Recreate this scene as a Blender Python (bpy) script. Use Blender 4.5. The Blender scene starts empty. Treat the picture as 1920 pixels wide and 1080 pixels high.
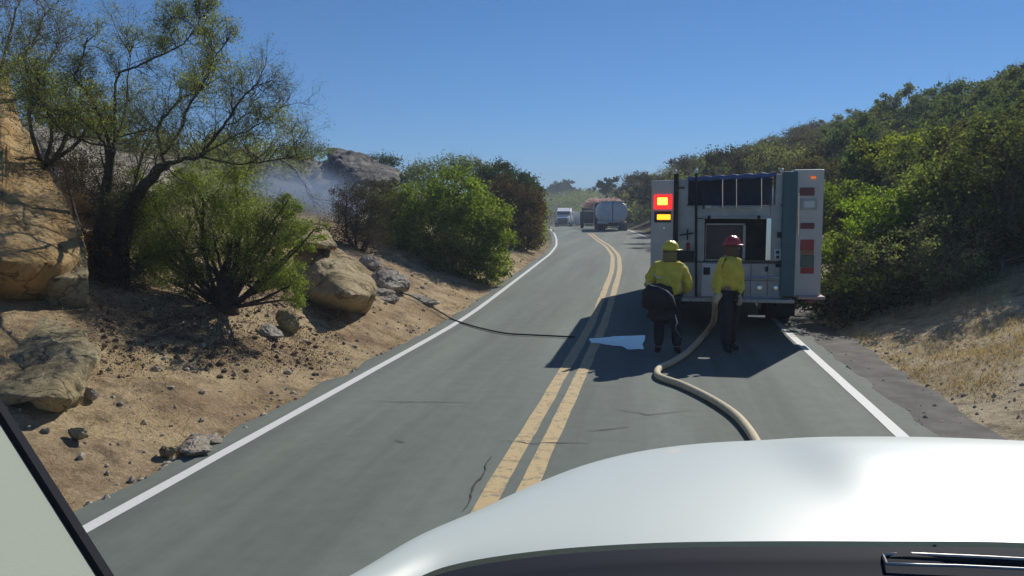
import bpy, bmesh, math, random
import numpy as np
from mathutils import Vector, Matrix, noise
random.seed(7); RN = np.random.RandomState(11)
scene = bpy.context.scene
COL = scene.collection

# ------------------------------------------------------------------ camera
F = 1500.0; H = 2.2; YAW = math.radians(10.1976); PIT = math.radians(5.3322)
cam_d = bpy.data.cameras.new('camera'); cam = bpy.data.objects.new('camera', cam_d); COL.objects.link(cam)
cam.location = (0, 0, H); cam.rotation_euler = (math.pi/2 - PIT, 0, YAW)
cam_d.sensor_width = 36; cam_d.lens = 36*F/1920; cam_d.clip_start = .02; cam_d.clip_end = 5000
scene.camera = cam
# ------------------------------------------------------------------ sky, sun, exposure
SEL = math.radians(37.5); SAZ = math.radians(23.8)
w = bpy.data.worlds.new('World'); scene.world = w; w.use_nodes = True
nt = w.node_tree; bg = nt.nodes['Background']; sk = nt.nodes.new('ShaderNodeTexSky')
sk.sky_type = 'NISHITA'; sk.sun_disc = False; sk.sun_elevation = SEL; sk.sun_rotation = SAZ
sk.air_density = 1.0; sk.dust_density = 0; sk.ozone_density = 6; sk.altitude = 2500
tm = nt.nodes.new('ShaderNodeMix'); tm.data_type = 'RGBA'; tm.blend_type = 'MULTIPLY'; tm.inputs[0].default_value = 1; tm.inputs[7].default_value = (.36, .68, .86, 1)
nt.links.new(sk.outputs[0], tm.inputs[6]); nt.links.new(tm.outputs[2], bg.inputs[0]); bg.inputs[1].default_value = .1
sd = bpy.data.lights.new('sun', 'SUN'); sun = bpy.data.objects.new('sun', sd); COL.objects.link(sun)
sd.energy = 4.6; sd.angle = math.radians(.53); sd.color = (1, .955, .88)
sdir = Vector((math.sin(SAZ)*math.cos(SEL), math.cos(SAZ)*math.cos(SEL), math.sin(SEL)))
sun.rotation_euler = sdir.to_track_quat('Z', 'Y').to_euler()
scene.view_settings.view_transform = 'Standard'; scene.view_settings.look = 'None'
scene.view_settings.exposure = 0; scene.view_settings.gamma = 1

# ------------------------------------------------------------------ pixel rays of the photo (world points at real distances)
cp, sp, ca, sa = math.cos(PIT), math.sin(PIT), math.cos(YAW), math.sin(YAW)
FW = np.array([-sa*cp, ca*cp, -sp]); RT = np.array([ca, sa, 0]); UP = np.cross(RT, FW)
def ray(x, y): return FW + (x-960)/F*RT - (y-540)/F*UP
def pp(x, y, Y):
    d = ray(x, y); return np.array([0, 0, H]) + d*Y/d[1]
def gp(x, y, z=0):
    d = ray(x, y); return np.array([0, 0, H]) + d*(z-H)/d[2]

# ------------------------------------------------------------------ road and terrain shape
YY = np.arange(-60, 700, .5)
def prof(k, v, win=13):
    a = np.interp(YY, k, v); ker = np.hanning(win+2)[1:-1]; ker /= ker.sum()
    return np.convolve(np.pad(a, win//2, mode='edge'), ker, 'valid')
KY = [-60, 16, 27, 34, 43, 52, 59, 66, 80, 100, 125, 150, 180, 220, 300]
LX = prof(KY, [-3.86, -3.9, -4.25, -4.5, -5.3, -6.4, -7.4, -8.6, -10.6, -13.2, -16, -21, -36, -80, -190], 15)
CX = prof(KY, [-1.13, -1.1, -1.3, -1.65, -2.5, -3.68, -4.7, -5.85, -7.9, -10.3, -13, -18, -33, -77, -187], 15)
RX = prof(KY, [2.43, 2.43, 2.2, 1.9, 1.0, -.15, -1.2, -2.25, -4.4, -6.8, -9.5, -14, -29, -73, -183], 15)
RZ = prof([-60, 16, 33, 42, 52, 66, 80, 100, 125, 170, 300, 600], [0, 0, .42, .44, .48, .86, .7, .4, .12, -.6, -1, 2], 19)
fL = lambda Y: float(np.interp(Y, YY, LX)); fC = lambda Y: float(np.interp(Y, YY, CX))
fR = lambda Y: float(np.interp(Y, YY, RX)); fZ = lambda Y: float(np.interp(Y, YY, RZ))
def fr(x, y, sc, o=0, oct=3): return noise.fractal(Vector((x*sc, y*sc, o)), 1.0, 2.0, oct)
def hgt(X, Y):
    L, R, z = fL(Y), fR(Y), fZ(Y)
    if X < L:
        s = L-X; t = max(0, s-.45)
        z += 6*(1-math.exp(-.40*t/6)) + min(1, t/1.2)*(.10*fr(X, Y, .9, 3, 5) + .03*fr(X, Y, 4, 5, 3)) + min(1, s/20)*1.6*fr(X, Y, .06, 1)
        if s > 60: z += (s-60)*.05
    elif X > R:
        s = X-R; t = max(0, s-1.0)
        z += 12*(1-math.exp(-(.32*t+.16*t*t/(t+5))/12)) + min(1, t/1.5)*(.12*fr(X, Y, .7, 9, 5) + .03*fr(X, Y, 4, 5, 3)) + min(1, s/25)*1.8*fr(X, Y, .05, 2)
    if Y > 110: z = z*(1-.45*min(1, (Y-110)/60))
    return z
def hit(x, y):
    d = ray(x, y); p = np.array([0, 0, H]); s = 3.0
    while s < 600:
        q = p + d*s
        if q[2] < hgt(q[0], q[1]): break
        s += .04*max(1, s/12)
    return q

# ------------------------------------------------------------------ material helpers
def new_mat(name):
    m = bpy.data.materials.new(name); m.use_nodes = True
    return m, m.node_tree, m.node_tree.nodes['Principled BSDF']
def P(name, col, rough=.6, metal=0, emit=None, es=0, var=0, vsc=6, bump=0, bsc=40, coat=0):
    m, t, b = new_mat(name)
    b.inputs['Base Color'].default_value = (*col, 1); b.inputs['Roughness'].default_value = rough
    b.inputs['Metallic'].default_value = metal
    if coat: b.inputs['Coat Weight'].default_value = coat; b.inputs['Coat Roughness'].default_value = .08
    if emit: b.inputs['Emission Color'].default_value = (*emit, 1); b.inputs['Emission Strength'].default_value = es
    if var or bump:
        tc = t.nodes.new('ShaderNodeTexCoord')
    if var:
        n = t.nodes.new('ShaderNodeTexNoise'); n.inputs['Scale'].default_value = vsc; n.inputs['Detail'].default_value = 6
        t.links.new(tc.outputs['Object'], n.inputs['Vector'])
        r = t.nodes.new('ShaderNodeValToRGB'); t.links.new(n.outputs['Fac'], r.inputs[0])
        r.color_ramp.elements[0].position = .3; r.color_ramp.elements[1].position = .7
        r.color_ramp.elements[0].color = (*[c*(1-var) for c in col], 1); r.color_ramp.elements[1].color = (*[min(1, c*(1+var)) for c in col], 1)
        t.links.new(r.outputs[0], b.inputs['Base Color'])
    if bump:
        n2 = t.nodes.new('ShaderNodeTexNoise'); n2.inputs['Scale'].default_value = bsc; n2.inputs['Detail'].default_value = 5
        t.links.new(tc.outputs['Object'], n2.inputs['Vector'])
        bp = t.nodes.new('ShaderNodeBump'); bp.inputs['Strength'].default_value = bump; bp.inputs['Distance'].default_value = .02
        t.links.new(n2.outputs['Fac'], bp.inputs['Height']); t.links.new(bp.outputs[0], b.inputs['Normal'])
    return m
def noise_node(t, vec, scale, detail=6, rough=.55):
    n = t.nodes.new('ShaderNodeTexNoise'); n.inputs['Scale'].default_value = scale; n.inputs['Detail'].default_value = detail
    n.inputs['Roughness'].default_value = rough; t.links.new(vec, n.inputs['Vector']); return n.outputs['Fac']
def ramp(t, fac, stops):
    r = t.nodes.new('ShaderNodeValToRGB'); t.links.new(fac, r.inputs[0])
    e = r.color_ramp.elements
    while len(e) < len(stops): e.new(.5)
    for k, (p, c) in enumerate(stops):
        e[k].position = p; e[k].color = (*c, 1) if len(c) == 3 else c
    return r.outputs[0]
def mixc(t, fac, a, b, mode='MIX'):
    m = t.nodes.new('ShaderNodeMix'); m.data_type = 'RGBA'; m.blend_type = mode
    for sock, v in ((m.inputs[0], fac), (m.inputs[6], a), (m.inputs[7], b)):
        if hasattr(v, 'is_linked'): t.links.new(v, sock)
        else: sock.default_value = v if not isinstance(v, tuple) or len(v) == 4 else (*v, 1)
    return m.outputs[2]
def bumpn(t, b, hs, dist=.03, strength=.8):
    prev = None
    for h, s in hs:
        bp = t.nodes.new('ShaderNodeBump'); bp.inputs['Strength'].default_value = strength; bp.inputs['Distance'].default_value = s
        t.links.new(h, bp.inputs['Height'])
        if prev: t.links.new(prev, bp.inputs['Normal'])
        prev = bp.outputs[0]
    t.links.new(prev, b.inputs['Normal'])
def rock_mat(name, base, dark, light, sc=1.0):
    m, t, b = new_mat(name); g = t.nodes.new('ShaderNodeNewGeometry').outputs['Position']
    n1 = noise_node(t, g, 1.3*sc, 8, .6); n2 = noise_node(t, g, 9*sc, 8, .7); n3 = noise_node(t, g, 70, 4, .7)
    c = ramp(t, n1, [(.32, dark), (.5, base), (.68, light)])
    c = mixc(t, ramp(t, n2, [(.50, (0, 0, 0)), (.66, (.75, .75, .75))]), c, tuple(x*.42 for x in base))
    c = mixc(t, .5, c, ramp(t, n3, [(.3, (.35, .35, .35)), (.7, (1.25, 1.25, 1.25))]), 'MULTIPLY')
    v = t.nodes.new('ShaderNodeTexVoronoi'); v.feature = 'DISTANCE_TO_EDGE'; v.inputs['Scale'].default_value = .9*sc
    wv = t.nodes.new('ShaderNodeVectorMath'); wv.operation = 'ADD'; nn = t.nodes.new('ShaderNodeTexNoise'); nn.inputs['Scale'].default_value = 2; nn.inputs['Detail'].default_value = 4
    t.links.new(g, nn.inputs['Vector']); t.links.new(g, wv.inputs[0]); t.links.new(nn.outputs['Color'], wv.inputs[1]); t.links.new(wv.outputs[0], v.inputs['Vector'])
    cr = ramp(t, v.outputs['Distance'], [(0, (.25, .25, .25)), (.035, (1, 1, 1))])
    c = mixc(t, .8, c, cr, 'MULTIPLY')
    t.links.new(c, b.inputs['Base Color']); b.inputs['Roughness'].default_value = .92; b.inputs['Specular IOR Level'].default_value = .2
    bumpn(t, b, [(n1, .25), (cr, .05), (n2, .12), (n3, .015)])
    return m
def leaf_mat(name, c1, c2, trans=.45, hue=.25, tt=(1.5, 1.7, .7)):
    m, t, b = new_mat(name); g = t.nodes.new('ShaderNodeNewGeometry')
    oi = t.nodes.new('ShaderNodeObjectInfo')
    n = noise_node(t, g.outputs['Position'], 1.7, 4)
    c = ramp(t, n, [(.3, c1), (.7, c2)])
    rr = ramp(t, g.outputs['Random Per Island'], [(0, (1-hue*1.4,)*3), (1, (1+hue*1.4, 1+hue*1.4, 1+hue*.7))])
    c = mixc(t, 1.0, c, rr, 'MULTIPLY')
    ro = ramp(t, oi.outputs['Random'], [(0, (1-hue, 1-hue*.8, 1-hue)), (.5, (1, 1, 1)), (1, (1+hue*1.3, 1+hue*.7, 1-hue*.5))])
    c = mixc(t, 1.0, c, ro, 'MULTIPLY')
    t.links.new(c, b.inputs['Base Color']); b.inputs['Roughness'].default_value = .85; b.inputs['Specular IOR Level'].default_value = .08
    tr = t.nodes.new('ShaderNodeBsdfTranslucent')
    t.links.new(mixc(t, 1.0, c, tt, 'MULTIPLY'), tr.inputs[0])
    mx = t.nodes.new('ShaderNodeMixShader'); mx.inputs[0].default_value = trans
    t.links.new(b.outputs[0], mx.inputs[1]); t.links.new(tr.outputs[0], mx.inputs[2])
    t.links.new(mx.outputs[0], t.nodes['Material Output'].inputs[0])
    return m

# ------------------------------------------------------------------ mesh and object helpers
class MB:
    def __init__(s): s.v = []; s.f = []
    def add(s, v, f):
        o = len(s.v); s.v.extend([tuple(map(float, q)) for q in v]); s.f.extend([tuple(i+o for i in q) for q in f]); return s
    def box(s, a, b):
        (x0, y0, z0), (x1, y1, z1) = a, b
        x0, x1 = min(x0, x1), max(x0, x1); y0, y1 = min(y0, y1), max(y0, y1); z0, z1 = min(z0, z1), max(z0, z1)
        return s.add([(x0,y0,z0),(x1,y0,z0),(x1,y1,z0),(x0,y1,z0),(x0,y0,z1),(x1,y0,z1),(x1,y1,z1),(x0,y1,z1)],
                     [(3,2,1,0),(4,5,6,7),(0,1,5,4),(1,2,6,5),(2,3,7,6),(3,0,4,7)])
    def bbox(s, a, b, r=.01):          # bevelled box
        bm = bmesh.new(); bmesh.ops.create_cube(bm, size=1)
        c = [(a[i]+b[i])/2 for i in range(3)]; d = [abs(b[i]-a[i]) for i in range(3)]
        for v in bm.verts: v.co = Vector([c[i]+v.co[i]*d[i] for i in range(3)])
        bmesh.ops.bevel(bm, geom=bm.edges[:], offset=min(r, min(d)*.45), segments=2, affect='EDGES', profile=.5)
        bm.verts.index_update(); s.add([v.co for v in bm.verts], [[v.index for v in f.verts] for f in bm.faces]); bm.free(); return s
    def tube(s, pts, rad, n=8, cap=True):
        pts = [Vector(p) for p in pts]; m = len(pts)
        if not hasattr(rad, '__len__'): rad = [rad]*m
        vs = []; prev = None
        for i, p in enumerate(pts):
            d = (pts[min(i+1, m-1)]-pts[max(i-1, 0)])
            d = d.normalized() if d.length > 1e-9 else Vector((0, 0, 1))
            if prev is None: a = d.orthogonal().normalized()
            else:
                a = prev - d*prev.dot(d); a = a.normalized() if a.length > 1e-6 else d.orthogonal().normalized()
            prev = a; b = d.cross(a)
            for k in range(n):
                t = 2*math.pi*k/n; vs.append(p + (a*math.cos(t)+b*math.sin(t))*rad[i])
        fs = [(i*n+k, i*n+(k+1) % n, (i+1)*n+(k+1) % n, (i+1)*n+k) for i in range(m-1) for k in range(n)]
        if cap: fs += [tuple(range(n-1, -1, -1)), tuple((m-1)*n+k for k in range(n))]
        return s.add(vs, fs)
    def cyl(s, c, axis, r, h, n=20, r2=None):
        c = Vector(c); a = Vector(axis).normalized()
        return s.tube([c-a*h/2, c+a*h/2], [r, r if r2 is None else r2], n)
    def disc(s, c, axis, prof, n=24):  # lathe about axis: prof = [(r, h)]
        c = Vector(c); a = Vector(axis).normalized(); u = a.orthogonal().normalized(); v = a.cross(u)
        vs = [c+a*h+(u*math.cos(2*math.pi*k/n)+v*math.sin(2*math.pi*k/n))*r for r, h in prof for k in range(n)]
        fs = [(i*n+k, i*n+(k+1) % n, (i+1)*n+(k+1) % n, (i+1)*n+k) for i in range(len(prof)-1) for k in range(n)]
        fs += [tuple(range(n-1, -1, -1)), tuple((len(prof)-1)*n+k for k in range(n))]
        return s.add(vs, fs)
    def build(s, name, mat, parent=None, smooth=False, fix=True):
        me = bpy.data.meshes.new(name); off = Vector(parent['_w']) if parent else Vector((0, 0, 0))
        me.from_pydata([tuple(Vector(v)-off) for v in s.v], [], s.f); me.materials.append(mat)
        if fix:
            bm = bmesh.new(); bm.from_mesh(me); bmesh.ops.recalc_face_normals(bm, faces=bm.faces); bm.to_mesh(me); bm.free()
        if smooth: me.polygons.foreach_set('use_smooth', [True]*len(me.polygons))
        me.update(); o = bpy.data.objects.new(name, me); COL.objects.link(o)
        if parent: o.parent = parent; o['_w'] = tuple(off)
        return o
THINGS = []
def tag(o, label, cat, group=None, kind=None):
    if label: o['label'] = label
    if cat: o['category'] = cat
    if group: o['group'] = group
    if kind: o['kind'] = kind
    return o
def thing(name, label, cat, loc, group=None):
    o = bpy.data.objects.new(name, None); COL.objects.link(o); o.empty_display_size = .2
    o.location = tuple(map(float, loc)); o['_w'] = tuple(map(float, loc)); return tag(o, label, cat, group)
def center_origin(o, base):      # give a single-mesh thing its origin at its base
    b = Vector(tuple(map(float, base))); o.data.transform(Matrix.Translation(-b)); o.location = b; return o
def copy_tree(o, parent=None):
    c = o.copy(); COL.objects.link(c); c.parent = parent
    for ch in list(o.children): copy_tree(ch, c)
    return c

# ================================================================== SETTING
m_ground, t, b = new_mat('dirt'); g = t.nodes.new('ShaderNodeNewGeometry').outputs['Position']
sx = t.nodes.new('ShaderNodeSeparateXYZ'); t.links.new(g, sx.inputs[0])
n1 = noise_node(t, g, .75, 8, .6); n2 = noise_node(t, g, 3.2, 8, .65); n3 = noise_node(t, g, 28, 6, .7); n4 = noise_node(t, g, 110, 3, .7)
left = ramp(t, n1, [(.28, (.22, .14, .08)), (.42, (.44, .325, .19)), (.60, (.60, .46, .265)), (.75, (.50, .40, .25))])
left = mixc(t, ramp(t, noise_node(t, g, .42, 5, .6), [(.48, (0, 0, 0)), (.64, (.6, .6, .6))]), left, (.27, .17, .10))
right = ramp(t, n1, [(.30, (.34, .27, .18)), (.5, (.60, .49, .31)), (.7, (.70, .58, .38))])
side = t.nodes.new('ShaderNodeMapRange'); side.inputs[1].default_value = -2; side.inputs[2].default_value = 2; t.links.new(sx.outputs[0], side.inputs[0])
c = mixc(t, side.outputs[0], left, right)
c = mixc(t, ramp(t, n2, [(.48, (0, 0, 0)), (.66, (.7, .7, .7))]), c, (.11, .075, .048))
lf_ = t.nodes.new('ShaderNodeMapRange'); lf_.inputs[1].default_value = -9.5; lf_.inputs[2].default_value = -14; t.links.new(sx.outputs[0], lf_.inputs[0])
c = mixc(t, lf_.outputs[0], c, ramp(t, n2, [(.35, (.10, .095, .06)), (.55, (.20, .18, .12)), (.7, (.30, .27, .20))]))
far = t.nodes.new('ShaderNodeMapRange'); far.inputs[1].default_value = 26; far.inputs[2].default_value = 60; t.links.new(sx.outputs[1], far.inputs[0])
c = mixc(t, far.outputs[0], c, ramp(t, n1, [(.35, (.075, .078, .04)), (.52, (.14, .125, .07)), (.68, (.24, .19, .11))]))
c = mixc(t, .65, c, ramp(t, n3, [(.3, (.45, .45, .45)), (.65, (1.25, 1.25, 1.25))]), 'MULTIPLY')
c = mixc(t, .4, c, ramp(t, n4, [(.3, (.4, .4, .4)), (.65, (1.3, 1.3, 1.3))]), 'MULTIPLY')
t.links.new(c, b.inputs['Base Color']); b.inputs['Roughness'].default_value = .95; b.inputs['Specular IOR Level'].default_value = .15
bumpn(t, b, [(n2, .12), (n3, .035), (n4, .01)])

SL = [0, .3, .5, .7, .95, 1.2, 1.5, 1.85, 2.2, 2.6, 3, 3.5, 4, 4.6, 5.3, 6, 7, 8, 9.5, 11, 13, 15, 18, 21, 25, 30, 36, 44, 55, 70, 95, 130, 180, 260, 400]
ys = list(np.arange(-20, 3, 2.)) + list(np.arange(3, 24, .22)) + list(np.arange(24, 45, .7)) + list(np.arange(45, 130, 2.2)) + list(np.arange(130, 330, 7.)) + list(np.arange(330, 900, 40.))
mb = MB(); W = 2*len(SL)
for Y in ys:
    L, R = fL(Y), fR(Y)
    for s_ in reversed(SL): mb.v.append((L-s_, Y, hgt(L-s_-1e-6, Y)-.03))
    for s_ in SL: mb.v.append((R+s_, Y, hgt(R+s_+1e-6, Y)-.03))
mb.f = [(j*W+i, j*W+i+1, (j+1)*W+i+1, (j+1)*W+i) for j in range(len(ys)-1) for i in range(W-1)]
tag(mb.build('ground', m_ground, smooth=True, fix=False), None, None, kind='structure')

# asphalt
m_road, t, b = new_mat('asphalt'); g = t.nodes.new('ShaderNodeNewGeometry').outputs['Position']
mp = t.nodes.new('ShaderNodeMapping'); mp.inputs['Scale'].default_value = (1, .22, 1); t.links.new(g, mp.inputs[0])
n1 = noise_node(t, mp.outputs[0], .8, 7, .6); n2 = noise_node(t, g, 5, 6, .6); n3 = noise_node(t, g, 160, 3, .8)
c = ramp(t, n1, [(.3, (.145, .168, .142)), (.7, (.190, .214, .184))])
c = mixc(t, .5, c, ramp(t, n2, [(.3, (.82, .82, .82)), (.7, (1.12, 1.12, 1.12))]), 'MULTIPLY')
c = mixc(t, .6, c, ramp(t, n3, [(.3, (.55, .55, .55)), (.7, (1.4, 1.4, 1.4))]), 'MULTIPLY')
t.links.new(c, b.inputs['Base Color']); b.inputs['Roughness'].default_value = .82; b.inputs['Specular IOR Level'].default_value = .3
sx2 = t.nodes.new('ShaderNodeSeparateXYZ'); t.links.new(g, sx2.inputs[0])
wv = t.nodes.new('ShaderNodeMath'); wv.operation = 'SINE'; ml = t.nodes.new('ShaderNodeMath'); ml.operation = 'MULTIPLY_ADD'; ml.inputs[1].default_value = 3.6; ml.inputs[2].default_value = .9
t.links.new(sx2.outputs[0], ml.inputs[0]); t.links.new(ml.outputs[0], wv.inputs[0])
mp2 = t.nodes.new('ShaderNodeMapping'); mp2.inputs['Scale'].default_value = (2.6, .10, 1); t.links.new(g, mp2.inputs[0]); n5 = noise_node(t, mp2.outputs[0], 1.2, 6, .6)
c = mixc(t, .35, c, ramp(t, wv.outputs[0], [(0, (.80, .80, .80)), (.6, (1.1, 1.1, 1.1))]), 'MULTIPLY')
c = mixc(t, .6, c, ramp(t, n5, [(.32, (.78, .78, .77)), (.62, (1.12, 1.12, 1.1))]), 'MULTIPLY')
t.links.new(c, b.inputs['Base Color']); bumpn(t, b, [(n3, .006)])
rys = list(np.arange(-20, 60, .5)) + list(np.arange(60, 260, 2.))
def strip(fa, fb, dz, ys, seed=0, rag=0):
    m = MB()
    for Y in ys:
        a, b_ = fa(Y), fb(Y)
        if rag: a += rag*fr(0, Y, 1.1, seed, 4); b_ += rag*fr(5, Y, 1.1, seed+3, 4)
        for q in (a, a*.66+b_*.34, a*.34+b_*.66, b_): m.v.append((q, Y, fZ(Y)+dz))
    m.f = [(j*4+i, j*4+i+1, j*4+i+5, j*4+i+4) for j in range(len(ys)-1) for i in range(3)]
    return m
fine = list(np.arange(-20, 30, .2)) + list(np.arange(30, 60, .5)) + list(np.arange(60, 260, 2.))
tag(strip(lambda Y: fL(Y)-.30, lambda Y: fR(Y)+.32, 0.0, fine, 2, .11).build('road', m_road, fix=False), None, None, kind='structure')
m_sh = P('shoulder asphalt', (.125, .115, .097), .95, var=.35, vsc=3, bump=.5, bsc=60)
tag(strip(lambda Y: fR(Y)+.20, lambda Y: fR(Y)+.95 if Y < 40 else fR(Y)+.8, -.012, fine, 7, .22).build('road_shoulder', m_sh, fix=False), None, None, kind='structure')
def paint(name, col, wear, dark):
    m, t, b = new_mat(name); g = t.nodes.new('ShaderNodeNewGeometry').outputs['Position']
    n = noise_node(t, g, 9, 7, .75); n2 = noise_node(t, g, 60, 4, .75)
    c = mixc(t, ramp(t, n, [(wear, (0, 0, 0)), (wear+.09, (1, 1, 1))]), (*col,), dark)
    c = mixc(t, .5, c, ramp(t, n2, [(.3, (.7, .7, .7)), (.7, (1.15, 1.15, 1.15))]), 'MULTIPLY')
    t.links.new(c, b.inputs['Base Color']); b.inputs['Roughness'].default_value = .7; return m
m_wl = paint('white road paint', (.72, .72, .68), .66, (.3, .3, .28))
m_yl = paint('yellow road paint', (.56, .41, .19), .52, (.28, .23, .15))
tag(strip(lambda Y: fL(Y)-.055, lambda Y: fL(Y)+.065, .005, rys, 1, .006).build('edge_line', m_wl, fix=False), None, None, kind='structure')
tag(strip(lambda Y: fR(Y)-.065, lambda Y: fR(Y)+.065, .005, rys, 1, .006).build('edge_line', m_wl, fix=False), None, None, kind='structure')
y2 = [Y for Y in fine if Y < 62]
for a in (-.215, .045):
    tag(strip(lambda Y: fC(Y)+a, lambda Y: fC(Y)+a+.155, .005, y2, 4+a, .014).build('centre_line', m_yl, fix=False), None, None, kind='structure')
# cracks across the asphalt
m_crack = P('crack filler', (.045, .045, .043), .9)
for k, pts in enumerate([[(700,752),(760,755),(820,754),(900,756)], [(1150,768),(1215,778),(1310,768)], [(935,826),(985,832),(1060,830),(1110,832)], [(870,958),(895,905),(925,850)],
            [(1090,585),(1130,583),(1150,579)], [(740,826),(762,832)], [(1100,810),(1190,800)]]):
    ps = []
    for (x0, y0), (x1, y1) in zip(pts[:-1], pts[1:]):
        for q in range(7):
            f = q/7; p = gp(x0+(x1-x0)*f, y0+(y1-y0)*f); ps.append(p+np.array([random.uniform(-.015, .015), random.uniform(-.02, .02), 0]))
    m = MB(); wd = [.002+.006*math.sin(math.pi*i/len(ps))*random.uniform(.5, 1.4) for i in range(len(ps))]
    for i, p in enumerate(ps):
        d = ps[min(i+1, len(ps)-1)]-ps[max(i-1, 0)]; n = np.array([-d[1], d[0], 0]); n /= np.linalg.norm(n)+1e-9
        m.v += [tuple(p+n*wd[i]+[0, 0, .009]), tuple(p-n*wd[i]+[0, 0, .009])]
    m.f = [(2*i, 2*i+1, 2*i+3, 2*i+2) for i in range(len(ps)-1)]
    tag(m.build('road_crack', m_crack, fix=False), None, None, kind='structure')

m = MB(); Yc = 5.6; rk = random.Random(9)
while Yc < 16:
    for a in (-.215, .045):
        n0 = len(m.v); yy = Yc+rk.uniform(-.05, .05); th_ = rk.uniform(.003, .006)
        xs = [fC(Yc)+a-.02+.2*q/5 for q in range(6)]; js = [rk.uniform(-.012, .012) for _ in xs]
        m.v += [(x, yy+j, .0095) for x, j in zip(xs, js)]+[(x, yy+j+th_, .0095) for x, j in zip(xs, js)]; m.f += [(n0+q, n0+q+1, n0+q+7, n0+q+6) for q in range(5)]
    Yc += rk.uniform(.3, .95)
tag(m.build('road_crack', m_crack, fix=False), None, None, kind='structure')

# ================================================================== ROCKS
m_och = rock_mat('ochre granite', (.66, .44, .19), (.52, .32, .13), (.74, .55, .30))
m_tan = rock_mat('tan granite', (.60, .48, .27), (.48, .37, .20), (.68, .57, .35))
m_gry = rock_mat('grey granite', (.60, .53, .42), (.46, .40, .31), (.70, .64, .53))
m_lich = rock_mat('lichened granite', (.56, .46, .26), (.32, .24, .13), (.68, .58, .36), 1.6)
def rock(poly, Y, T, mat, label, snap=True, pole=None, rough=.10, name='boulder', back=1.0, group=None, seed=0, nr=26, na=88, p=.8, tilt=0, under=.15, q=1.35):
    q_ = q; c = np.array(pole if pole is not None else np.mean(poly, 0)+np.array([0, (max(v[1] for v in poly)-min(v[1] for v in poly))*.22]), float)
    if snap and Y < 16:
        lo = max([v for v in poly if v[0] >= 0], key=lambda v: v[1]); h_ = hit(lo[0], lo[1]-3); print('rock', label[:30], Y, round(h_[1]+.45*T, 2)); Y = h_[1]+.45*T
    P2 = [np.array(q, float) for q in poly]; out = []
    n = len(P2)
    # smooth closed outline sampled by arc
    for k in range(na):
        u = k*n/na; i = int(u); f = u-i
        p0, p1, p2, p3 = P2[(i-1) % n], P2[i % n], P2[(i+1) % n], P2[(i+2) % n]
        out.append(.5*((2*p1)+(-p0+p2)*f+(2*p0-5*p1+4*p2-p3)*f*f+(-p0+3*p1-3*p2+p3)*f**3))
    vs = []; fs = []
    def ring(r, d):
        for k in range(na):
            q = c+(out[k]-c)*r
            dy = (c[1]-q[1])/100; vs.append(pp(q[0], q[1], Y + d + (tilt*dy if dy > 0 else -under*dy)))
    rr = [math.sin(math.pi/2*i/nr) for i in range(1, nr)]
    for r in rr: ring(r, -T*(1-r**q_))
    ring(1, 0)
    for r in reversed(rr): ring(r, back*T*(1-r**2)**.6)
    m = len(vs)//na
    fs = [(i*na+k, i*na+(k+1) % na, (i+1)*na+(k+1) % na, (i+1)*na+k) for i in range(m-1) for k in range(na)]
    vs.append(pp(c[0], c[1], Y-T)); fs += [(len(vs)-1, (k+1) % na, k) for k in range(na)]
    vs.append(pp(c[0], c[1], Y+back*T)); fs += [(len(vs)-1, (m-1)*na+k, (m-1)*na+(k+1) % na) for k in range(na)]
    ctr = np.mean(vs, 0); res = []
    for v in vs:
        d = np.array(v)-ctr; d /= np.linalg.norm(d)+1e-9
        ks = 1.1/max(.12, min(1.2, T)); w3 = Vector(v)*ks
        a = noise.hetero_terrain(w3*.8+Vector((seed, 0, 0)), 1, 2.1, 5, .6)*.5-.3
        e = abs(noise.noise(w3*1.5+Vector((seed+9, 0, 0))))+.5*abs(noise.noise(w3*3.3+Vector((seed+5, 0, 0))))
        f2 = noise.fractal(w3*3.5+Vector((seed, 3, 0)), .9, 2.1, 5)
        res.append(np.array(v)+d*rough*(a-.8*e+.35*f2))
    mb = MB(); mb.v = [tuple(q) for q in res]; mb.f = fs
    o = mb.build(name, mat, smooth=True)
    base = ctr.copy(); base[2] = min(q[2] for q in res)
    center_origin(o, base); return tag(o, label, name, group)

rock([(-260,40),(-60,95),(0,110),(22,160),(38,225),(75,262),(100,330),(128,385),(150,470),(152,540),(120,600),(60,640),(-60,700),(-260,720)], 9.0, 1.5, m_och,
     'huge ochre sandstone-like boulder leaning in at the left edge, with a dark overhang', False, pole=(0,490), rough=.13, seed=1, tilt=1.3, under=.5)
rock([(70,330),(105,345),(138,400),(160,455),(165,540),(160,590),(110,615),(75,590),(60,520),(50,420)], 8.9, .45, m_lich,
     'yellowish lichen-stained rock face split from the huge ochre boulder by a dark crack', False, rough=.10, seed=4, name='rock_slab', pole=(90,520), tilt=1.2)
rock([(-120,700),(-40,640),(60,598),(100,600),(150,622),(182,660),(168,710),(150,760),(120,782),(60,775),(0,740),(-100,790)], 7.9, .55, m_lich,
     'low greenish boulder with diagonal grooves beneath the huge ochre boulder', pole=(80,745), rough=.13, seed=7, tilt=1.0, under=0, q=1.7)
rock([(548,475),(570,456),(600,455),(640,470),(675,495),(698,520),(704,548),(690,585),(655,606),(610,597),(570,580),(556,530)], 13.6, 1.25, m_tan,
     'big rounded tan boulder with a dark hollow underside beside the road', pole=(655,552), rough=.13, seed=3, tilt=1.9, under=.9)
rock([(520,425),(548,408),(580,412),(610,428),(632,462),(615,470),(570,462),(530,462)], 14.7, .7, m_tan,
     'smaller rounded tan boulder lying on top of the big tan boulder', False, rough=.06, seed=8, tilt=1.5)
rock([(672,487),(685,478),(702,480),(716,490),(714,503),(700,507),(682,500)], 15.3, .14, m_gry, 'small round grey rock perched highest in the row of rocks right of the tan boulder', rough=0.033, seed=11, tilt=1.2, name='rock')
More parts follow.
